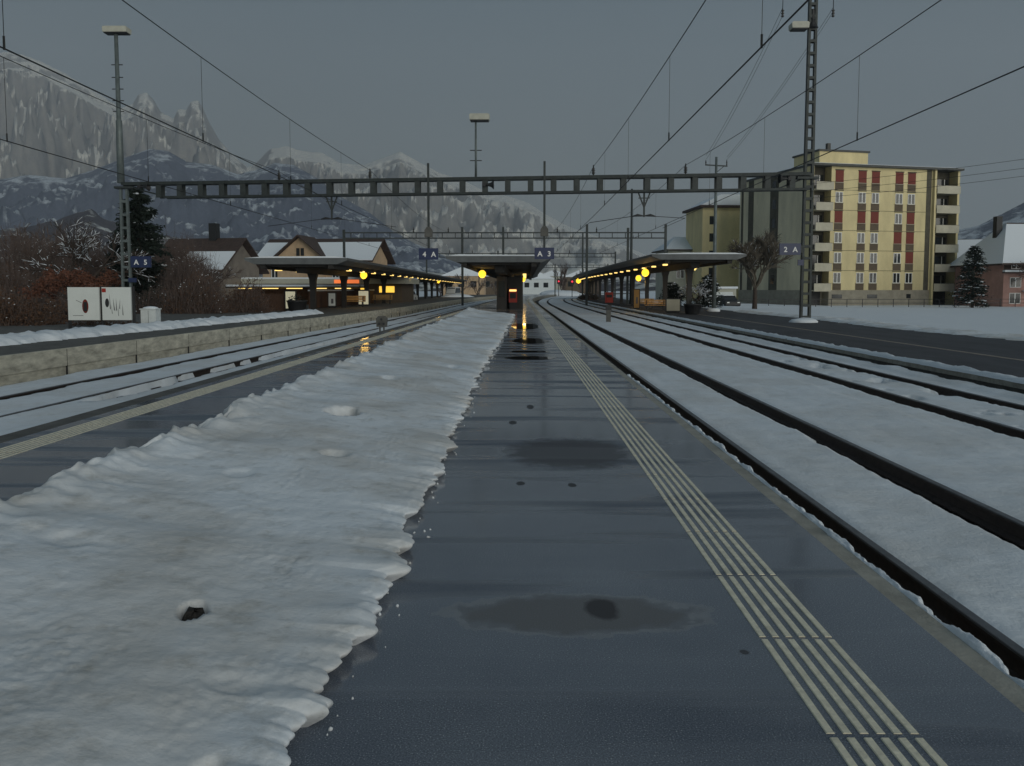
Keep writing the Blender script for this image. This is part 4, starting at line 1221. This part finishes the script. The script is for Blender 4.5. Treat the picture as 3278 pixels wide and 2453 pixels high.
for k, (x, y, h) in enumerate(((12.9, 235, 13.0), (15.0, 262, 9.0), (19.8, 250, 11.5), (27.0, 270, 12.0), (23.5, 300, 10.0))):
    bare_tree(['tall narrow poplar above the red signals', 'low tree right of the tall poplar', 'narrow tree behind the far gantry', 'far tree behind the right canopy roof', 'small far tree between the gantry masts'][k], x, y, -0.8, h, 5, 0.20, 'twig', 0.0, 0.12, group=G3, seed=70 + k, L0=h * 0.22, r0=0.26)
G4 = 'bare trees behind the left canopy end'
for k, (x, y, h) in enumerate(((-9.4, 185, 6.5), (-14.0, 200, 8.0), (-6.0, 215, 6.0), (-18.5, 190, 7.5), (-2.5, 240, 7.5))):
    bare_tree(['low bare tree at the end of the left canopy', 'bare tree left of the van', 'far small bare tree by the kiosk', 'bare tree behind the end of the left canopy', 'far bare tree seen left of the kiosk'][k], x, y, -0.8, h, 5, 0.45, 'twig', 0.05, 0.15, group=G4, seed=80 + k, r0=0.16)

# ------------------------------------------------------------------ buildings
def xform(o, x, y, z, rz):
    o.location = (x, y, z); o.rotation_euler = (0, 0, rz)

def window(parent, x, y, z, w, h, frame='white', lit=None):
    """window in a wall facing -y, centre x, sill z"""
    f = MB()
    t = 0.07
    f.box(x - w / 2, x - w / 2 + t, y - 0.05, y - 0.004, z, z + h); f.box(x + w / 2 - t, x + w / 2, y - 0.05, y - 0.004, z, z + h)
    f.box(x - w / 2 + t, x + w / 2 - t, y - 0.05, y - 0.004, z, z + t); f.box(x - w / 2 + t, x + w / 2 - t, y - 0.05, y - 0.004, z + h - t, z + h)
    f.box(x - 0.06, x + 0.06, y - 0.052, y - 0.004, z + t, z + h - t)
    f = f.build('window', frame, parent)
    MB().box(x - w / 2 + t, x - 0.06, y - 0.03, y - 0.005, z + t, z + h - t).box(x + 0.06, x + w / 2 - t, y - 0.03, y - 0.005, z + t, z + h - t).build('pane', lit or 'glass', f)
    return f

def apartment():
    rz = R(13.4)
    t = thing('apartment_block', 'six storey yellow apartment block with red shutters and white balconies', 'building', (40.0, 110.0, -0.8), rz)
    W_, D, base, st = 23.7, 19.4, 2.15, 2.76
    top = base + 6 * st + 0.35
    bl, br = 3.0, 19.2                       # balcony bays left 0..bl and right br..W
    MB().box(bl, br, 0, D, base, top).build('wall', 'ivory', t)
    MB().box(0, bl, 1.55, D, base, top).build('wall', 'ivory_side', t)
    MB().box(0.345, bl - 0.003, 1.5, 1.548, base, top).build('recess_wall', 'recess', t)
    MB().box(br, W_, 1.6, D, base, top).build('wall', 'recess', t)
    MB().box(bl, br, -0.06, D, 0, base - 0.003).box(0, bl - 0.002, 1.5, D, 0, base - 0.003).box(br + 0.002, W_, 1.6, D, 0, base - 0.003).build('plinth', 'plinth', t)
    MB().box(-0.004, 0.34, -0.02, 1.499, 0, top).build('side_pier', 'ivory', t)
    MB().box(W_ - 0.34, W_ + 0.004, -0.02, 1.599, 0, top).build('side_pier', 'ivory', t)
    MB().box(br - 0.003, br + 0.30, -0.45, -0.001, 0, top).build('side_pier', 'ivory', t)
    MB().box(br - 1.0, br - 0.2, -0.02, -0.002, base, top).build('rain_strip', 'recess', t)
    MB().box(-0.12, W_ + 0.12, -0.66, D + 0.12, top + 0.002, top + 0.30).build('roof', 'roof_grey', t)
    MB().box(-0.05, W_ + 0.05, -0.5, D + 0.05, top + 0.303, top + 0.37).build('roof_snow', 'snow', t)
    ph = MB().box(3.2, 11.0, 3.2, 9.5, top + 0.4, top + 2.6).build('penthouse', 'ivory', t)
    MB().box(3.0, 11.2, 3.0, 9.7, top + 2.602, top + 2.85).build('penthouse_roof', 'roof_grey', ph)
    MB().box(5.0, 5.5, 4, 4.5, top + 2.852, top + 3.9).build('chimney', 'dark_concrete', ph)
    # west side: dark vertical stair strips
    sd = MB()
    for y0, w in ((1.52, 0.5), (8.2, 2.2), (15.2, 1.5), (18.3, 0.6)):
        sd.box(-0.05, -0.003, y0, y0 + w, base, top - 0.02)
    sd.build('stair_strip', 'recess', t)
    for k in range(6):
        MB().box(-0.09, -0.052, 8.8, 9.7, base + k * st + 0.9, base + k * st + 2.2).build('stair_window', 'glass', t)
    for k in range(6):
        z = base + k * st
        # balconies
        for x0, x1, d in ((0.36, bl - 0.003, 1.5), (br + 0.31, W_ - 0.36, 1.6)):
            MB().box(x0, x1, -0.55, d - 0.003, z - 0.16, z).build('balcony_slab', 'balcony', t)
            MB().box(x0, x1, -0.62, -0.552, z - 0.18, z + 0.92).build('balcony_front', 'balcony', t)
            MB().box(x0, x1, -0.64, -0.50, z + 0.922, z + 0.955).build('balcony_rail', 'dark', t)
            w0 = MB().box(x0 + 0.2, x1 - 0.25, d - 0.03, d - 0.004, z + 0.02, z + 2.1).build('balcony_window', 'glass', t)
            MB().box(x0 + 0.75, x0 + 0.86, d - 0.06, d - 0.032, z + 0.02, z + 2.1).box(x1 - 0.9, x1 - 0.8, d - 0.06, d - 0.032, z + 0.02, z + 2.1).build('mullion', 'white', w0)
        # windows: shutters shut where the photo shows red
        red = {5: (0, 1, 2, 3, 4), 4: (), 3: (0, 1, 2, 4), 2: (3, 4), 1: (4,), 0: ()}[k]
        for q, xw in enumerate((4.25, 7.85, 9.95, 13.75, 15.75)):
            zs = z + 0.98
            MB().box(xw - 0.66, xw + 0.66, -0.03, -0.003, z + 0.02, zs - 0.06).build('spandrel', 'panel_brown', t)
            MB().box(xw - 0.70, xw + 0.70, -0.14, -0.003, zs - 0.055, zs).build('sill', 'balcony', t)
            if q in red:
                MB().box(xw - 0.62, xw + 0.62, -0.045, -0.003, zs + 0.003, zs + 1.62).build('shutter', 'shutter', t)
            else:
                window(t, xw, 0, zs + 0.003, 1.14, 1.45)
            MB().box(xw - 0.68, xw + 0.68, -0.09, -0.003, zs + 1.623, zs + 1.75).build('blind_box', 'recess', t)
        MB().box(bl, br - 1.0, -0.025, -0.0015, z - 0.07, z - 0.02).build('floor_line', 'recess', t)
    for xw, w, h in ((4.3, 1.6, 0.55), (9.9, 1.6, 0.55), (15.8, 0.7, 0.6)):
        MB().box(xw - w / 2, xw + w / 2, -0.09, -0.062, 1.0, 1.0 + h).build('cellar_window', 'glass', t)
    MB().box(0.8, 2.7, 1.46, 1.497, 0, 2.1).build('door', 'dark', t)
    MB().box(20.8, 23.3, 1.55, 1.597, 0, 2.0).build('garage_door', 'dark', t)
apartment()

def gable_house(name, label, x, y, z, rz, L, D, eave, ridge, wallm, wins, over=0.6, snow=True, roofm='roof_brown', cross=None, chim=None, hip=0.0, cat='house', snow_x=(0.0, 1.0), snow_top=0.95):
    """ridge along local x, front wall at y=0"""
    t = thing(name, label, cat, (x, y, z), rz)
    w = MB()
    w.box(0, L, 0, D, 0, eave)
    if hip < 0.1:
        for xx in (0.0, L - 0.2):
            b = len(w.v); w.v += [(xx, 0, eave), (xx, D, eave), (xx, D / 2, ridge - 0.1), (xx + 0.2, 0, eave), (xx + 0.2, D, eave), (xx + 0.2, D / 2, ridge - 0.1)]
            w.f += [(b, b + 1, b + 2), (b + 3, b + 4, b + 5), (b, b + 2, b + 5, b + 3), (b + 1, b + 4, b + 5, b + 2)]
    w.build('wall', wallm, t)
    def roof(mb, x0, x1, lift, th, lo=0.0, hi=1.0, hp=hip, sides=(0, 1)):
        k = (ridge - eave) / (D / 2)
        for s in sides:
            ye = -over if s == 0 else D + over
            ze = eave - over * k
            def pt(u, xx):                      # u: 0 eave, 1 ridge
                return (xx, ye + (D / 2 - ye) * u, ze + (ridge - ze) * u + lift)
            xa0, xa1 = x0 + hp * lo, x1 - hp * lo
            xb0, xb1 = x0 + hp * hi, x1 - hp * hi
            q = [pt(lo, xa0), pt(lo, xa1), pt(hi, xb1), pt(hi, xb0)]
            b = len(mb.v); mb.v += q + [(a, c, d + th) for a, c, d in q]
            mb.f += [(b, b + 1, b + 2, b + 3), (b + 4, b + 5, b + 6, b + 7), (b, b + 1, b + 5, b + 4), (b + 1, b + 2, b + 6, b + 5), (b + 2, b + 3, b + 7, b + 6), (b + 3, b, b + 4, b + 7)]
        if hp > 0.1 and 0 in sides:
            ze = eave - over * k
            for xe, xr in ((x0, x0 + hp), (x1, x1 - hp)):
                b = len(mb.v)
                tri = [(xe, -over, ze + lift), (xe, D + over, ze + lift), (xr, D / 2, ridge + lift)]
                mb.v += tri + [(a, c, d + th) for a, c, d in tri]
                mb.f += [(b, b + 1, b + 2), (b + 3, b + 4, b + 5), (b, b + 1, b + 4, b + 3), (b + 1, b + 2, b + 5, b + 4), (b + 2, b, b + 3, b + 5)]
        return mb
    r = roof(MB(), -over, L + over, 0.02, 0.16).build('roof', roofm, t)
    if snow:
        for sd in (0, 1):
            roof(MB(), -over + 0.06 + (L * snow_x[0]), -over + (L + 2 * over) * snow_x[1] - 0.06, 0.184, 0.10, 0.02, snow_top, hip, (sd,)).build('roof_snow', 'snow', r)
    if cross:
        cx, cw, ch, cp = cross             # cross gable: centre, width, ridge height, projection
        g = MB(); g.box(cx - cw / 2, cx + cw / 2, -cp, 0.5, 0, eave + 0.2)
        b = len(g.v); g.v += [(cx - cw / 2, -cp, eave + 0.2), (cx + cw / 2, -cp, eave + 0.2), (cx, -cp, ch), (cx - cw / 2, D / 2, eave + 0.2), (cx + cw / 2, D / 2, eave + 0.2), (cx, D / 2, ch)]
        g.f += [(b, b + 1, b + 2), (b + 3, b + 5, b + 4), (b, b + 2, b + 5, b + 3), (b + 1, b + 4, b + 5, b + 2)]
        g.build('gable_wall', wallm, t)
        rr = MB()
        for s in (-1, 1):
            q = [(cx + s * (cw / 2 + over), -cp - over, eave + 0.2 - over * (ch - eave) / (cw / 2)), (cx + s * (cw / 2 + over), D / 2, eave + 0.2 - over * (ch - eave) / (cw / 2)), (cx, D / 2, ch + 0.03), (cx, -cp - over, ch + 0.03)]
            b = len(rr.v); rr.v += q + [(a, c, d + 0.18) for a, c, d in q]
            rr.f += [(b, b + 1, b + 2, b + 3), (b + 4, b + 5, b + 6, b + 7), (b, b + 1, b + 5, b + 4), (b + 1, b + 2, b + 6, b + 5), (b + 2, b + 3, b + 7, b + 6), (b + 3, b, b + 4, b + 7)]
        rr.build('gable_roof', roofm, t)
        for s in (-0.28, 0.28): window(t, cx + s, -cp, eave + 0.3, 0.42, 0.95, 'dark')
    for xw, zw, ww, hw, lit in wins:
        window(t, xw, 0, zw, ww, hw, 'white', lit)
    if chim:
        for cx, cy, cz in chim:
            MB().box(cx - 0.4, cx + 0.4, cy - 0.4, cy + 0.4, eave, cz).build('chimney', 'dark', t)
    return t

# station building behind the left canopy
gable_house('station_building', 'tan station building with broad snowy roof and centre gable', -32.0, 100.0, -0.4, R(-7), 13.6, 8.5, 5.7, 8.2, 'tan', [(1.6, 3.0, 0.9, 1.5, None), (9.5, 3.0, 0.9, 1.5, None), (12.2, 3.0, 0.9, 1.5, None)],
            0.9, True, 'roof_brown', (5.2, 6.0, 8.35, 0.6), cat='building', snow_top=0.80)
gable_house('house', 'brown roofed house behind bare trees on the left', -36.6, 80.0, -0.6, R(-10), 7.2, 8.0, 4.3, 7.2, 'house_grey', [(2.0, 2.2, 0.9, 1.3, None), (5.0, 2.2, 0.9, 1.3, None)], 0.8, True, 'roof_brown', None, [(4.4, 4.0, 8.9)], snow_x=(0.5, 1.0), snow_top=0.55)
ph = gable_house('house', 'pink house with a snowy hipped roof at the right edge', 62.9, 104.0, -0.9, R(3), 13.5, 10.5, 6.2, 11.2, 'pink', [(1.6, 5.0, 1.3, 1.0, None), (5.2, 5.0, 1.3, 1.0, None), (1.6, 2.6, 1.5, 1.3, None), (5.2, 2.6, 1.5, 1.3, None), (1.6, 0.5, 1.5, 1.4, None), (5.2, 0.5, 1.5, 1.4, None), (9.0, 2.6, 1.5, 1.3, None)], 0.8, True, 'roof_brown', None, [(2.4, 5.2, 12.2)], 4.4)
MB().box(-0.04, 13.54, -0.045, -0.003, 4.75, 6.15).build('upper_cladding', 'roof_brown', ph)
MB().box(-0.25, 13.75, -0.6, -0.046, 4.45, 4.6).build('ledge', 'roof_brown', ph)
MB().box(-0.2, 13.7, -0.55, -0.048, 4.602, 4.85).build('ledge_snow', 'snow', ph)
MB().box(2.6, 4.6, -0.9, -0.003, 2.1, 2.25).build('porch_roof', 'snow', ph)
gable_house('house', 'distant house whose snowy roof shows behind the dark conifer', 64.0, 128.0, -0.9, R(-25), 9, 9, 7.2, 10.2, 'white_render', [], 0.7)
gable_house('house', 'pale house with a low snowy roof left of the yellow blocks', 26.6, 142.0, -0.8, R(4), 8.0, 9.0, 9.4, 11.6, 'white_render', [(2.2, 7.2, 1.4, 1.5, None), (5.6, 7.2, 1.2, 1.5, None), (2.2, 4.2, 1.4, 1.5, None)], 0.7, True, 'roof_brown', None, [(6.0, 4.0, 12.2)], 3.0)
t = thing('apartment_block', 'lower yellow block with a flat snowy roof behind the large block', 'building', (31.2, 136.0, -0.8), R(4))
MB().box(0, 12, 0, 10, 0, 16.0).build('wall', 'ivory', t)
r_ = MB().box(-0.6, 12.4, -0.7, 10.5, 16.003, 16.4).build('roof', 'roof_brown', t)
MB().prism_y([(-0.4, 16.403), (12.2, 16.403), (9.0, 18.2), (3.0, 18.2)], -0.4, 10.2).build('roof_snow', 'snow', r_)
for k in range(5):
    MB().box(1.2, 2.4, -0.03, -0.003, 1.6 + 2.9 * k, 3.0 + 2.9 * k).build('window', 'glass', t)
# low lit annexe and board wall left of the canopy
t = thing('station_annexe', 'low flat roofed annexe with lit yellow windows behind the left canopy', 'building', (-29.0, 84.0, -0.4), R(-4))
MB().box(0, 17.0, 0, 6, 0, 2.45).build('wall', 'panel_brown', t)
r_ = MB().box(-0.7, 17.6, -1.2, 6.3, 2.453, 2.95).build('roof', 'white_render', t)
MB().box(-0.6, 17.5, -1.1, 6.2, 2.953, 3.12).build('roof_snow', 'snow', r_)
for xw, w in ((1.2, 1.7), (4.1, 2.4), (8.8, 2.6), (12.4, 2.0), (15.4, 1.6)):
    MB().box(xw - w / 2, xw + w / 2, -0.04, -0.003, 1.55, 2.2).build('window', 'window_lit', t)
MB().box(10.2, 12.8, -1.26, -1.202, 2.5, 2.86).build('lit_sign', 'sign_lit', t)
t = thing('shelter', 'long shelter with snowy flat roof and lit strip behind the left platform', 'shelter', (-25.5, 71.0, -0.4), R(-3))
for k in range(6): MB().box(k * 2.2, k * 2.2 + 0.14, 1.5, 1.64, 0, 2.0).build('post', 'dark', t)
r_ = MB().box(-0.5, 11.6, -0.3, 2.6, 2.003, 2.13).build('roof', 'soffit', t)
MB().box(-0.45, 11.55, -0.25, 2.55, 2.133, 2.30).build('roof_snow', 'snow', r_)
for k in range(5): MB().box(k * 2.2 + 0.4, k * 2.2 + 1.8, 0.4, 0.6, 1.93, 2.0).build('tube_light', 'warm_white', t)
MB().box(0, 11, 2.3, 2.4, 0, 2.0).build('back_wall', 'brown_wood', t)
t = thing('board_fence', 'dark brown board wall at the near end of the left platform', 'fence', (-17.2, 52.0, -0.55), R(-2))
MB().box(0, 3.0, 0, 0.08, 0.05, 1.75).build('boards', 'brown_wood', t)
for k in range(3): MB().box(k * 1.4 + 0.03, k * 1.4 + 0.13, 0.082, 0.18, 0, 1.7).build('post', 'brown_wood', t)
t = thing('underpass_wall', 'long low brown wall behind the left canopy posts', 'wall', (-15.0, 58.0, Z5))
MB().box(-0.25, 0.0, 0, 34, 0, 1.25).build('wall_body', 'brown_wood', t)
MB().box(-0.3, 0.05, -0.05, 34.05, 1.253, 1.36).build('wall_snow', 'snow', t)

# garage and car at the foot of the block
t = thing('garage', 'white garage with a snowy roof left of the pollarded tree', 'garage', (23.2, 96, -0.75))
MB().box(0, 3.0, 0, 5, 0, 2.3).build('wall', 'white_render', t)
MB().box(0.35, 2.6, -0.03, -0.003, 0, 1.9).build('door', 'cabinet', t)
MB().box(-0.15, 3.15, -0.15, 5.15, 2.303, 2.55).build('roof_snow', 'snow', t)

# cars
def car(label, x, y, z, rz, m='carwhite', van=False, group='cars parked behind the left platform'):
    t = thing('parked_car', label, 'van' if van else 'car', (x, y, z), rz, group)
    L, H, Wd = (4.9, 2.0, 0.95) if van else (4.2, 1.45, 0.85)
    lo = [(-L / 2, 0.35), (-L / 2 + 0.05, 0.75), (-L / 2 + 0.9, 0.92), (L / 2 - 0.5, 0.95), (L / 2, 0.8), (L / 2, 0.35), (L / 2 - 0.3, 0.26), (-L / 2 + 0.3, 0.26)]
    b = MB().prism_y(lo, -Wd, Wd)
    hi = [(-L / 2 + 0.85, 0.9), (-L / 2 + 1.5, H - 0.05), (-L / 2 + 1.9, H), (L / 2 - 0.9, H - 0.02), (L / 2 - 0.2, 0.93)] if not van else [(-L / 2 + 0.5, 0.9), (-L / 2 + 1.1, H - 0.05), (-L / 2 + 1.4, H), (L / 2 - 0.15, H), (L / 2 - 0.05, 0.93)]
    b.prism_y(hi, -Wd + 0.1, Wd - 0.1)
    b = b.build('body', m, t)
    for s in (-1, 1):
        g = [(q[0] * 0.93, 0.96 + (q[1] - 0.9) * 0.82) for q in hi]
        MB().prism_y(g, s * (Wd - 0.1) if s < 0 else Wd - 0.1 + 0.002, s * (Wd - 0.1) - 0.006 if s < 0 else Wd - 0.092).build('side_window', 'glass', b)
    MB().face((-L / 2 + 0.92, -Wd + 0.2, 0.98), (-L / 2 + 0.92, Wd - 0.2, 0.98), (-L / 2 + 1.45 if not van else -L / 2 + 1.0, Wd - 0.22, H - 0.12), (-L / 2 + 1.45 if not van else -L / 2 + 1.0, -Wd + 0.22, H - 0.12)).build('windscreen', 'glass', b)
    for sx in (-L / 2 + 0.85, L / 2 - 0.8):
        for s in (-1, 1):
            w = MB().tube([(sx, s * (Wd - 0.14), 0.31), (sx, s * (Wd + 0.01), 0.31)], 0.31, 14).build('wheel', 'tyre', t)
            MB().tube([(sx, s * (Wd + 0.008), 0.31), (sx, s * (Wd + 0.02), 0.31)], 0.18, 10).build('rim', 'cabinet', w)
    for s in (-1, 1):
        MB().box(-L / 2 - 0.012, -L / 2 + 0.03, s * 0.6 - 0.14, s * 0.6 + 0.14, 0.62, 0.74).build('headlight', 'white', t)
    MB().box(-L / 2 + (1.6 if not van else 1.2), L / 2 - 0.9, -Wd + 0.22, Wd - 0.22, H + 0.002, H + 0.08).build('roof_snow', 'snow', b)
    return t
car('white car with a snowy roof seen between left canopy posts', -16.6, 92, -0.2, R(70))
car('second white car further back between left canopy posts', -14.6, 104, -0.2, R(78))
car('white van parked beyond the end of the left canopy', -12.2, 150, -0.2, R(80), van=True)
car('dark grey car beside the white garage', 24.2, 92.5, -0.7, R(95), m='dark', group=None)

# railing at the foot of the yellow block
t = thing('railing', 'thin dark metal railing along the far side of the snowy field', 'railing', (27.0, 98.5, -0.75), R(4.5))
mb = MB()
for z in (0.5, 0.98): mb.bar((0, 0, z), (46, 0, z), 0.06)
mb.build('rail', 'dark', t)
for k in range(24): MB().box(k * 2 - 0.035, k * 2 + 0.035, -0.03, 0.03, 0, 1.02).build('post', 'dark', t)
# snowy banks and low buildings in the far gap
def far_block(label, x, y, w, d, h, m, cat='building'):
    t = thing('far_house', label, cat, (x, y, -0.8), 0, 'small far houses beyond the tracks')
    MB().box(-w / 2, w / 2, 0, d, 0, h).build('wall', m, t)
    MB().prism_y([(-w / 2 - 0.5, h + 0.003), (w / 2 + 0.5, h + 0.003), (0, h + w * 0.22)], -0.5, d + 0.5).build('roof', 'snow', t)
    for k in range(3):
        MB().box(-w * 0.38 + k * w * 0.28, -w * 0.38 + k * w * 0.28 + w * 0.14, -0.04, -0.003, h * 0.45, h * 0.75).build('window', 'glass', t)
far_block('far grey house at the end of the tracks', 8.0, 330, 14, 12, 6.5, 'cabinet')
far_block('far brown house right of the distant poplar', 28.0, 350, 16, 12, 7.5, 'panel_brown')
far_block('far pale house behind the red signals', 17.5, 390, 15, 12, 8.5, 'white_render')
far_block('far tan house behind the left canopy end', -18.0, 260, 14, 11, 6.5, 'tan')
far_block('far dark house left of the kiosk', -7.5, 300, 13, 11, 7.0, 'panel_brown')
def heap(label, x, y, z, w, d, h, seed):
    t = MB(); t.blob((0, 0, 0), 1.0, 22, 10, 0.10, 1.0)
    t.v = [(a * w, b * d, max(-0.2, c) * h) for a, b, c in t.v]
    o = t.build('snow_heap', 'snow', smooth=True, loc=(x, y, z)); tag(o, label, 'snow heap', 'ploughed snow heaps at the far end')
heap('ploughed snow heap beside the white van', -10.5, 140, -0.3, 3.5, 1.5, 0.9, 1)
heap('snow heap at the end of the platform right of the kiosk', 3.2 + off(228), 228, -0.4, 6.0, 2.5, 1.4, 2)
heap('snow heap below the red signals', 11.5, 240, -0.4, 5.0, 2.5, 1.6, 3)
bush('dark clipped hedge at the track side under the right canopy end', 11.4, 128, Z2, 3.2, 1.6, 1.2, 500, 'twig', 91, None, 0.03, 0.5, 'needle')

# ------------------------------------------------------------------ mountains
def interp(pts, x):
    if x <= pts[0][0]: return pts[0][1]
    for (a, ya), (b, yb_) in zip(pts, pts[1:]):
        if x <= b: return ya + (yb_ - ya) * (x - a) / (b - a)
    return pts[-1][1]

def mountain(name, prof, Dc, Df, nx, ny, m, amp, nf, seed, crest=0.012, gam=1.25):
    """prof: crest line as (bearing, elevation) slopes in thousandths, seen from the station"""
    b0, b1 = prof[0][0], prof[-1][0]
    def fn(i, j):
        bx = b0 + (b1 - b0) * i / (nx - 1)
        el = interp(prof, bx) / 1000.0
        v = j / (ny - 1) * 1.25
        D = Df + (Dc - Df) * v
        x, y = bx / 1000.0 * D, D
        top = el * Dc
        if v <= 1:
            h = el * D * v ** gam
            k = 4 * v * (1 - v)
        else:
            h = top * (1 - (v - 1) * 1.6); k = 0
        nz = noise.ridged_multi_fractal(Vector((x * nf, y * nf, seed)), 0.9, 2.1, 6, 1.0, 2.0) - 1.1
        h += amp * nz * k * (0.35 + top / 1500)
        h += top * crest * fbm(x * nf * 6, y * nf * 6, seed + 3, 5) * min(1, v * 2)
        h = min(h, el * D * (0.93 + 0.07 * max(0, 1 - abs(v - 1) * 6)))      # no spur rises above the crest line
        return (x, y, max(h - 12, -3))
    return grid(name, m, nx, ny, fn, kind='structure')

def rock_mat(name, rock, snow, thr, sc, lowcol=None, lo=0, hi=1, soft=0.07):
    m, nt, b = nodes(name)
    v = coords(nt, (1, 1, 0.4))
    n1 = N(nt, 'ShaderNodeTexNoise', Scale=sc, Detail=12.0, Roughness=0.68, Distortion=0.6)
    n2 = N(nt, 'ShaderNodeTexNoise', Scale=sc * 6, Detail=8.0, Roughness=0.7)
    nt.links.new(v, n1.inputs['Vector']); nt.links.new(v, n2.inputs['Vector'])
    g = nt.nodes.new('ShaderNodeNewGeometry'); sp = nt.nodes.new('ShaderNodeSeparateXYZ')
    nt.links.new(g.outputs['Normal'], sp.inputs[0])
    a1 = nt.nodes.new('ShaderNodeMath'); a1.operation = 'MULTIPLY_ADD'; a1.inputs[1].default_value = 0.5; 
    nt.links.new(sp.outputs['Z'], a1.inputs[0]); hf = nt.nodes.new('ShaderNodeMath'); hf.operation = 'MULTIPLY'; hf.inputs[1].default_value = 0.5
    nt.links.new(n1.outputs['Fac'], hf.inputs[0]); nt.links.new(hf.outputs[0], a1.inputs[2])
    r = ramp(nt, a1.outputs[0], [(thr, rock), (thr + soft, snow)])
    col = r.outputs[0]
    mv = ramp(nt, n2.outputs['Fac'], [(0.3, (0.62, 0.64, 0.68)), (0.7, (1.15, 1.12, 1.06))])
    mx = nt.nodes.new('ShaderNodeMix'); mx.data_type = 'RGBA'; mx.blend_type = 'MULTIPLY'; mx.inputs[0].default_value = 1
    nt.links.new(col, mx.inputs[6]); nt.links.new(mv.outputs[0], mx.inputs[7])
    col = mx.outputs[2]
    if lowcol:                                     # woods below the tree line
        sp2 = nt.nodes.new('ShaderNodeSeparateXYZ'); nt.links.new(g.outputs['Position'], sp2.inputs[0])
        ma = nt.nodes.new('ShaderNodeMath'); ma.operation = 'MULTIPLY_ADD'; ma.inputs[1].default_value = (hi - lo) * 1.3
        nt.links.new(n1.outputs['Fac'], ma.inputs[0]); nt.links.new(sp2.outputs['Z'], ma.inputs[2])
        mr = nt.nodes.new('ShaderNodeMapRange'); mr.inputs[1].default_value = lo + (hi - lo) * 0.65; mr.inputs[2].default_value = hi + (hi - lo) * 0.65
        nt.links.new(ma.outputs[0], mr.inputs[0])
        m3 = nt.nodes.new('ShaderNodeMix'); m3.data_type = 'RGBA'
        nt.links.new(mr.outputs[0], m3.inputs[0]); m3.inputs[6].default_value = tuple(lowcol) + (1,); nt.links.new(col, m3.inputs[7])
        col = m3.outputs[2]
    nt.links.new(col, b.inputs['Base Color'])
    b.inputs['Roughness'].default_value = 0.95
    b.inputs['Specular IOR Level'].default_value = 0.1
    return m
def disp(pts):                                     # bearings and elevations read off a 2212 px wide view
    return [((x - 1119) / 1.720, (624 - y) / 1.720) for x, y in pts]
M['alp'] = rock_mat('alpine_rock', (0.30, 0.29, 0.265), (0.84, 0.81, 0.73), 0.575, 0.0060, soft=0.075)
M['woods'] = rock_mat('wooded_slope', (0.090, 0.112, 0.160), (0.62, 0.67, 0.72), 0.690, 0.017, soft=0.07)
M['foothill'] = rock_mat('foothill_woods', (0.070, 0.066, 0.078), (0.60, 0.62, 0.60), 0.735, 0.016, soft=0.04)
PA = disp([(-260, 230), (-160, 150), (-60, 135), (0, 126), (30, 118), (70, 124), (110, 140), (160, 165), (200, 190), (240, 214), (275, 236), (300, 226), (312, 208), (328, 203), (345, 220), (358, 244), (385, 258), (396, 238), (412, 240), (424, 223), (438, 220), (450, 238), (462, 268), (480, 300), (505, 330), (540, 360), (560, 352), (590, 322), (625, 316), (655, 326), (700, 330), (740, 352), (790, 356), (830, 342), (868, 328), (900, 346), (950, 372), (1000, 388), (1050, 412), (1090, 420), (1140, 436), (1180, 462), (1230, 488), (1290, 508), (1350, 528), (1420, 560)])
PB = disp([(-260, 380), (-120, 390), (0, 384), (70, 372), (150, 380), (210, 362), (255, 345), (330, 318), (372, 322), (410, 345), (470, 352), (520, 372), (560, 362), (600, 348), (640, 352), (690, 380), (730, 414), (800, 452), (850, 492), (900, 520), (960, 545), (1040, 575)])
PC = disp([(-260, 490), (-60, 480), (60, 470), (140, 450), (200, 430), (240, 455), (330, 480), (420, 500), (560, 520), (700, 540), (860, 560), (1000, 572), (1120, 582), (1240, 585), (1400, 582), (1600, 585), (1900, 575), (2050, 560), (2130, 540), (2300, 520)])
PD = disp([(1900, 560), (1990, 530), (2060, 486), (2100, 478), (2150, 452), (2212, 420), (2300, 390), (2420, 380)])
mountain('mountain', PA, 6200, 3200, 460, 151, 'alp', 360, 0.0028, 3.0, 0.009, 0.62)
mountain('mountain', PB, 3000, 1500, 300, 91, 'woods', 130, 0.0042, 8.0, 0.006, 0.66)
mountain('hill', PC, 1100, 520, 300, 61, 'foothill', 22, 0.008, 5.0, 0.05, 1.1)
mountain('hill', PD, 1900, 900, 120, 51, 'woods', 60, 0.005, 15.0, 0.02, 1.1)

# ------------------------------------------------------------------ evening haze in the valley
mb = MB().box(-7600, 7600, -60, 8300, -5, 2400)
hz = mb.build('haze', mat('unused', (1, 1, 1)), kind='stuff')
hm = bpy.data.materials.new('haze'); hm.use_nodes = True
hn = hm.node_tree; hn.nodes.clear()
ho = hn.nodes.new('ShaderNodeOutputMaterial')
hv = hn.nodes.new('ShaderNodeVolumePrincipled')
hv.inputs['Color'].default_value = (0.82, 0.88, 0.98, 1)
hv.inputs['Density'].default_value = 1.0e-4
hv.inputs['Anisotropy'].default_value = 0.0
hn.links.new(hv.outputs[0], ho.inputs['Volume'])
hz.data.materials.clear(); hz.data.materials.append(hm)
